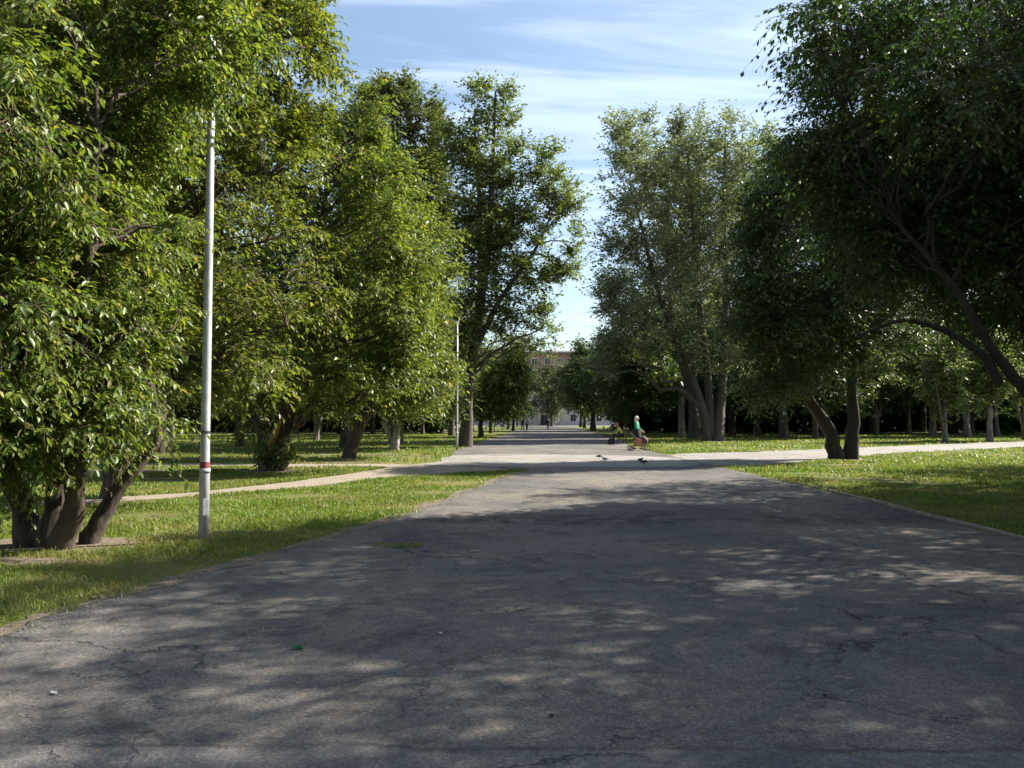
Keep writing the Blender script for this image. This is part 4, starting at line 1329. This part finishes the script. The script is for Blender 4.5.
def person(loc, rz, label, group, pose, top, bottom, hair_m, hair_len=.2, skirt=False, scale=1.0, shoe=DARKM, extra_name='jacket', sleeve=1.0):
    """pose: dict of joint positions (figure faces -Y locally)"""
    e = empty('person', loc, label, 'person', group)
    e.rotation_euler = (0, 0, rz)
    e.scale = (scale,) * 3
    J = dict(pose)
    j = {'pelvis': J['pelvis'] + ((.125, .105),), 'waist': J['waist'] + ((.115, .09),), 'chest': J['chest'] + ((.14, .10),),
         'neckb': J['neckb'] + (.06,), 'neck': V3(J['neckb'], J['head'], .45) + (.05,), 'head0': V3(J['neckb'], J['head'], .8) + (.075,),
         'head': J['head'] + (.093,), 'headt': tuple(J['head'][i] + (J['head'][i] - J['neckb'][i]) * .42 for i in range(3)) + (.072,)}
    ed = [('pelvis', 'waist'), ('waist', 'chest'), ('chest', 'neckb'), ('neckb', 'neck'), ('neck', 'head0'), ('head0', 'head'), ('head', 'headt')]
    for s in 'LR':
        j['sh' + s] = J['sh' + s] + (.058,)
        j['el' + s] = J['el' + s] + (.04,)
        j['wr' + s] = J['wr' + s] + (.026,)
        d = Vector(J['wr' + s]) - Vector(J['el' + s])
        d.normalize()
        palm = Vector(J['wr' + s]) + d * .07
        j['pa' + s] = tuple(palm) + ((.034, .02),)
        ed += [('chest', 'sh' + s), ('sh' + s, 'el' + s), ('el' + s, 'wr' + s), ('wr' + s, 'pa' + s)]
        lat = d.cross(Vector((1, 0, 0)))
        if lat.length < .2:
            lat = Vector((0, 1, 0))
        lat.normalize()
        for q, (off, ln) in enumerate(((-.028, .062), (-.010, .075), (.009, .07), (.027, .055))):
            a = palm + d * .025 + lat * off
            bq = a + d * ln * .55 + Vector((0, 0, -.004))
            cq = bq + (d * .8 + Vector((0, 0, -.35))) * ln * .45
            j[f'f{s}{q}a'] = tuple(a) + (.010,)
            j[f'f{s}{q}b'] = tuple(bq) + (.009,)
            j[f'f{s}{q}c'] = tuple(cq) + (.007,)
            ed += [('pa' + s, f'f{s}{q}a'), (f'f{s}{q}a', f'f{s}{q}b'), (f'f{s}{q}b', f'f{s}{q}c')]
        a = palm - lat * .035
        bq = a - lat * .02 + d * .035
        j[f't{s}a'] = tuple(a) + (.011,)
        j[f't{s}b'] = tuple(bq) + (.009,)
        ed += [('pa' + s, f't{s}a'), (f't{s}a', f't{s}b')]
        j['hi' + s] = J['hi' + s] + (.085,)
        j['kn' + s] = J['kn' + s] + (.058,)
        j['ca' + s] = V3(J['kn' + s], J['an' + s], .3) + (.056,)
        j['an' + s] = J['an' + s] + (.035,)
        j['to' + s] = J['to' + s] + ((.04, .028),)
        ed += [('pelvis', 'hi' + s), ('hi' + s, 'kn' + s), ('kn' + s, 'ca' + s), ('ca' + s, 'an' + s), ('an' + s, 'to' + s)]
    body = skinned('body', j, ed, SKIN, e)
    # clothing: a slightly larger surface over torso and arms
    tj = {'pelvis': J['pelvis'] + ((.15, .125),), 'waist': J['waist'] + ((.14, .112),), 'chest': J['chest'] + ((.162, .122),), 'neckb': J['neckb'] + (.07,)}
    te = [('pelvis', 'waist'), ('waist', 'chest'), ('chest', 'neckb')]
    for s in 'LR':
        tj['sh' + s] = J['sh' + s] + (.074,)
        tj['el' + s] = J['el' + s] + (.055,)
        te += [('chest', 'sh' + s), ('sh' + s, 'el' + s)]
        if sleeve > .5:
            tj['wr' + s] = V3(J['el' + s], J['wr' + s], .93) + (.04,)
            te += [('el' + s, 'wr' + s)]
    skinned(extra_name, tj, te, top, e)
    if skirt:
        m = MB()
        P0, P1 = Vector(J['waist']), (Vector(J['knL']) + Vector(J['knR'])) / 2
        m.tube([P0, Vector(J['pelvis']), P0.lerp(P1, .75), P1 + Vector((0, 0, .04))], [.15, .19, .23, .25], 20)
        m.build('skirt', bottom, e, True)
    else:
        bj = {'pelvis': J['pelvis'] + ((.145, .12),)}
        be = []
        for s in 'LR':
            bj['hi' + s] = J['hi' + s] + (.098,)
            bj['kn' + s] = J['kn' + s] + (.072,)
            bj['an' + s] = V3(J['kn' + s], J['an' + s], .93) + (.052,)
            be += [('pelvis', 'hi' + s), ('hi' + s, 'kn' + s), ('kn' + s, 'an' + s)]
        skinned('trousers', bj, be, bottom, e)
    for s in 'LR':
        m = MB()
        an, to = Vector(J['an' + s]), Vector(J['to' + s])
        c = an.lerp(to, .5)
        ang = math.atan2((to - an).x, -(to - an).y)
        m.box((c.x, c.y, min(an.z, to.z) - .005), (.10, .29, .08), ('Z', ang), .03, .8)
        m.build('shoe', shoe, e, True)
    # hair cap following the skull, open at the face
    bm = bmesh.new()
    bmesh.ops.create_uvsphere(bm, u_segments=20, v_segments=14, radius=.112)
    hd = Vector(J['head'])
    for v in list(bm.verts):
        if v.co.y < -.045 and v.co.z < .035:
            bm.verts.remove(v)
        elif v.co.z < -.04:
            v.co.z -= hair_len * (min(1, (-.04 - v.co.z) / .06))
            v.co.y += .02
    bmesh.ops.translate(bm, verts=bm.verts, vec=hd + Vector((0, .018, .035)))
    me = bpy.data.meshes.new('hair')
    bm.to_mesh(me)
    bm.free()
    for p in me.polygons:
        p.use_smooth = True
    o = link_mesh('hair', me, hair_m, e)
    # face
    m = MB()
    m.tube([hd + Vector((0, -.088, .01)), hd + Vector((0, -.118, -.022)), hd + Vector((0, -.098, -.03))], [.008, .014, .008], 6)
    m.build('nose', SKIN, e, True)
    for sx_ in (-1, 1):
        m = MB()
        m.tube([hd + Vector((sx_ * .034 - .009, -.088, .012)), hd + Vector((sx_ * .034, -.094, .012)), hd + Vector((sx_ * .034 + .009, -.088, .012))], [.003, .008, .003], 6)
        m.build('eye', DARKM, e, True)
        m = MB()
        m.tube([hd + Vector((sx_ * .093, .0, .02)), hd + Vector((sx_ * .106, .01, .0)), hd + Vector((sx_ * .094, .0, -.025))], [.010, .016, .008], 6)
        m.build('ear', SKIN, e, True)
    m = MB()
    m.tube([hd + Vector((-.024, -.086, -.055)), hd + Vector((0, -.094, -.055)), hd + Vector((.024, -.086, -.055))], [.003, .007, .003], 6)
    m.build('mouth', RED, e, True)
    return e


def standing(stride=.12, armf=.1, bend=0.0):
    return {'pelvis': (0, 0, .95), 'waist': (0, 0, 1.10), 'chest': (0, -.0 - bend, 1.30), 'neckb': (0, -bend, 1.46), 'head': (0, -.02 - bend, 1.62),
            'shL': (.17, -bend, 1.40), 'shR': (-.17, -bend, 1.40), 'elL': (.23, .02 - armf * .5, 1.13), 'elR': (-.23, .04 + armf * .3, 1.13),
            'wrL': (.22, -.06 - armf, .90), 'wrR': (-.22, .0 + armf * .3, .89),
            'hiL': (.09, 0, .90), 'hiR': (-.09, 0, .90), 'knL': (.10, -stride - .03, .50), 'knR': (-.10, stride * .5 - .02, .50),
            'anL': (.10, -stride * 1.1, .09), 'anR': (-.10, stride * 1.3, .10), 'toL': (.11, -stride * 1.1 - .16, .04), 'toR': (-.11, stride * 1.3 - .16, .04)}


GREEN = plain('green_cloth', (0.03, 0.22, 0.13), 0.8, var=.12)
WHITE = plain('white_cloth', (0.74, 0.73, 0.68), 0.8, var=.06)
DCL = plain('dark_cloth', (0.02, 0.02, 0.025), 0.85)
TAN = plain('tan_cloth', (0.42, 0.20, 0.10), 0.8)
YEL = plain('yellow_cloth', (0.30, 0.34, 0.06), 0.8)
BRHAIR = plain('brown_hair', (0.12, 0.05, 0.02), 0.6)
DHAIR = plain('dark_hair', (0.02, 0.015, 0.01), 0.6)
GREYC = plain('grey_cloth', (0.30, 0.31, 0.31), 0.8)

wx, wy = (636.5 - 512) / F * 42.5, 42.5
ps = standing(.14, .25)
ps['wrL'] = (.15, -.27, .98); ps['elL'] = (.21, -.05, 1.12)
ps['wrR'] = (-.15, -.27, .98); ps['elR'] = (-.21, -.05, 1.12)
wm = person((wx, wy, .016), math.radians(62), 'standing person in a white headscarf and green jacket behind the pram', None, ps, GREEN, DCL, WHITE, hair_len=.42, skirt=True, scale=1.02)
m = MB(); m.box((.26, .02, .98), (.09, .26, .34), None, .03, .85)
m.tube([(.25, -.06, 1.14), (.21, -.03, 1.42), (.20, .03, 1.44), (.25, .09, 1.14)], .012, 6)
o = m.build('shoulder_bag', GREYC)
o.matrix_world = Matrix.Translation((wx, wy, .016)) @ Matrix.Rotation(math.radians(62), 4, 'Z') @ Matrix.Scale(1.02, 4)
tag(o, 'pale grey bag slung on the shoulder of the person by the pram', 'bag')

# pram
pm = empty('pram', ((638 - 512) / F * 40.5, 40.5, .02), 'low pram with a tan body and dark wheels in front of the person in green', 'pram')
pm.rotation_euler = (0, 0, .12)
m = MB()
m.box((0, 0, .43), (.36, .36, .40), None, .06, 1.05)
m.build('body', TAN, pm)
m = MB()
m.tube([(.10, 0, .60), (.24, 0, .58), (.36, 0, .50), (.40, 0, .36)], [.10, .20, .19, .10], 14)
m.build('hood', plain('mauve_hood', (.10, .06, .08), .8), pm, True)
m = MB()
for sy in (-.2, .2):
    m.tube([(-.42, sy, .14), (-.2, sy, .25), (.2, sy, .22), (.40, sy, .17)], .014, 8)
m.tube([(-.2, -.2, .25), (-.2, .2, .25)], .012, 8)
m.tube([(.2, -.2, .22), (.2, .2, .22)], .012, 8)
m.build('frame', DARKM, pm)
m = MB()
for sy in (-.18, .18):
    m.tube([(.2, sy, .3), (-.24, sy, .75), (-.42, sy, .92)], .012, 8)
m.tube([(-.42, -.18, .92), (-.42, .18, .92)], .017, 8)
m.build('handle', DARKM, pm)
for wxx, rr in ((-.42, .13), (.40, .17)):
    for sy in (-.22, .22):
        m = MB(); m.ring((wxx, sy, rr), rr - .022, .022, n=24)
        wl = m.build('wheel', plain('tyre', (.02, .02, .02), .9) if 'tyre' not in bpy.data.materials else bpy.data.materials['tyre'], pm, True)
        m = MB()
        for q in range(6):
            a = q * math.pi / 3
            m.tube([(wxx, sy, rr), (wxx + math.cos(a) * (rr - .03), sy, rr + math.sin(a) * (rr - .03))], .006, 5)
        m.tube([(wxx, sy - .02, rr), (wxx, sy + .02, rr)], .02, 10)
        m.build('spokes', GREYC, wl)

# seated person on a low bench at the right edge, with a dark bag
sx0, sy0 = (617 - 512) / F * 52, 52
ben = empty('bench', (sx0 + .25, sy0, 0), 'low wooden bench at the right road edge under the seated person', 'bench')
BW = plain('bench_wood', (.20, .12, .07), .8, var=.3)
m = MB()
for q in range(3):
    m.box((-.15 + q * .15, 0, .42), (.12, 1.5, .035), None, .005)
m.build('seat', BW, ben)
m = MB()
for q in range(2):
    m.box((.27, 0, .60 + q * .18), (.03, 1.5, .13), None, .005)
m.build('backrest', BW, ben)
for s in (-.6, .6):
    m = MB(); m.box((-.17, s, .2), (.05, .06, .40)); m.build('leg', DARKM, ben)
    m = MB(); m.box((.24, s, .42), (.05, .06, .84)); m.build('leg', DARKM, ben)
sit = {'pelvis': (0, .12, .53), 'waist': (0, .10, .68), 'chest': (0, -.04, .86), 'neckb': (0, -.12, 1.0), 'head': (0, -.20, 1.13),
       'shL': (.16, -.08, .95), 'shR': (-.16, -.08, .95), 'elL': (.22, -.22, .72), 'elR': (-.22, -.22, .72), 'wrL': (.12, -.44, .64), 'wrR': (-.12, -.44, .64),
       'hiL': (.09, .08, .53), 'hiR': (-.09, .08, .53), 'knL': (.12, -.36, .53), 'knR': (-.12, -.36, .53), 'anL': (.12, -.40, .10), 'anR': (-.12, -.34, .10),
       'toL': (.13, -.56, .04), 'toR': (-.13, -.50, .04)}
person((sx0 + .15, sy0, 0), math.radians(-80), 'seated person with brown hair in a yellow green top, bent forward on the low bench', None, sit, YEL, DCL, BRHAIR, hair_len=.15, scale=1.12)
m = MB(); m.box((0, 0, .2), (.5, .34, .40), None, .07, .8); m.tube([(-.12, 0, .38), (-.06, 0, .52), (.06, 0, .52), (.12, 0, .38)], .014, 6)
o = m.build('bag', DCL); o.location = ((611 - 512) / F * 50.5, 50.5, .017)
tag(o, 'black bag standing on the road in front of the seated person', 'bag')

# distant walkers
for x_, d_, l_, tp, bt, rz_ in ((548, 118, 'lone distant walker in dark clothes in the middle of the far road', DCL, DCL, 3.1),
                               (522.5, 108, 'left one of two distant people, in dark clothes, far road edge', DCL, DCL, .4),
                               (527, 109, 'right one of two distant people, in grey, far road edge', GREYC, DCL, -.4)):
    person(((x_ - 512) / F * d_, d_, .017), rz_, l_, None, standing(.16, .1), tp, bt, DHAIR, hair_len=.02, scale=1.03)


def bench_simple(x, y, rz, label):
    b_ = copy_tree(ben)
    b_.location = (x, y, 0)
    b_.rotation_euler = (0, 0, rz)
    b_['label'] = label
    b_['group'] = 'benches by the far road'


bench_simple(-2.0, 100, math.pi, 'bench at the left edge of the far road near two distant people')
bench_simple(11.0, 96, 0, 'empty bench under the dark round trees right of the far road')

# ------------------------------------------------------------------ pigeons
PG = plain('pigeon_dark', (.035, .037, .045), .6, var=.3)
PW = plain('pigeon_pale', (.45, .44, .43), .6, var=.2)
BEAK = plain('beak_legs', (.25, .09, .07), .6)


def pigeon(loc, rz, mat, label, peck):
    e = empty('pigeon', loc, label, 'pigeon', 'pigeons on the road')
    e.rotation_euler = (0, 0, rz)
    hz = .10 if peck else .225
    hy = -.155 if peck else -.115
    j = {'b': (0, 0, .14, (.062, .06)), 'c': (0, -.07, .155, (.055, .058)), 'n': (0, (hy - .09) / 2 - .01, (hz + .17) / 2, .032), 'h': (0, hy, hz, .026),
         'r': (0, .08, .13, (.045, .038)), 't': (0, .13, .12, (.032, .014)), 'tt': (0, .21, .10, (.03, .007))}
    skinned('body', j, [('b', 'c'), ('c', 'n'), ('n', 'h'), ('b', 'r'), ('r', 't'), ('t', 'tt')], mat, e)
    for s in (-1, 1):
        skinned('wing', {'a': (s * .05, -.06, .17, (.014, .035)), 'b': (s * .058, .02, .155, (.012, .042)), 'c': (s * .035, .12, .13, (.006, .02)), 'd': (s * .015, .17, .12, (.004, .008))},
                [('a', 'b'), ('b', 'c'), ('c', 'd')], mat, e, 1)
        m = MB(); m.tube([(s * .025, .0, .10), (s * .028, -.005, .05), (s * .03, 0, .006)], .005, 6)
        for q in (-.6, 0, .6):
            m.tube([(s * .03, 0, .006), (s * .03 + math.sin(q) * .03, -math.cos(q) * .03, .004)], .003, 5)
        m.build('leg', BEAK, e)
    m = MB()
    d = Vector((0, -.3, -1)) if peck else Vector((0, -1, -.15))
    m.tube([Vector((0, hy, hz)) + d * .02, Vector((0, hy, hz)) + d * .05], [.008, .002], 6)
    m.build('beak', BEAK, e)
    return e


for x_, y_, rz_, mt_, l_, pk in ((640, 463.5, 2.2, PG, 'left one of the two dark pigeons close together in the shade of the road', False),
                                 (643.8, 465.5, 1.9, PG, 'right one of the two dark pigeons close together in the shade of the road', True),
                                 (599, 459.5, 2.0, PG, 'single dark pigeon on the sunlit crossing', True),
                                 (604.5, 462.5, -1.2, PW, 'pale pigeon beside the single dark one on the sunlit crossing', False)):
    d_ = CAM_H * F / (y_ - HOR)
    p_ = pigeon(((x_ - 512) / F * d_, d_, .021), rz_, mt_, l_, pk)
    p_.scale = (.9,) * 3

# ------------------------------------------------------------------ litter
def scrap(name, x_, y_, w_, mat, label, seed):
    d_ = CAM_H * F / (y_ - HOR)
    g = random.Random(seed)
    bm = bmesh.new()
    rows = []
    for i in range(5):
        rows.append([bm.verts.new(((i / 4 - .5) * w_, (k / 3 - .5) * w_ * .6 + g.gauss(0, w_ * .03), .004 + abs(g.gauss(0, w_ * .12)))) for k in range(4)])
    for i in range(4):
        for k in range(3):
            bm.faces.new((rows[i][k], rows[i + 1][k], rows[i + 1][k + 1], rows[i][k + 1]))
    bmesh.ops.solidify(bm, geom=bm.faces[:], thickness=.0015)
    me = bpy.data.meshes.new(name)
    bm.to_mesh(me)
    bm.free()
    o = link_mesh(name, me, mat)
    o.location = ((x_ - 512) / F * d_, d_, .019)
    o.rotation_euler = (0, 0, g.uniform(0, 3))
    return tag(o, label, 'litter')


scrap('wrapper', 301, 648, .075, plain('green_foil', (.03, .17, .07), .45), 'crumpled green wrapper lying on the left part of the road', 1)
scrap('paper_scrap', 62, 692, .05, WHITE, 'white paper scrap on the road at the lower left', 2)
scrap('paper_scrap', 441, 633, .035, WHITE, 'tiny white paper scrap on the road below the middle', 3)
scrap('fallen_leaf', 551, 714, .04, FALLEN, 'small orange fallen leaf on the near road', 4)['category'] = 'leaf'

# road repair: nothing further
bpy.context.view_layer.update()
print('LEAF POLYS', NLEAF[0])
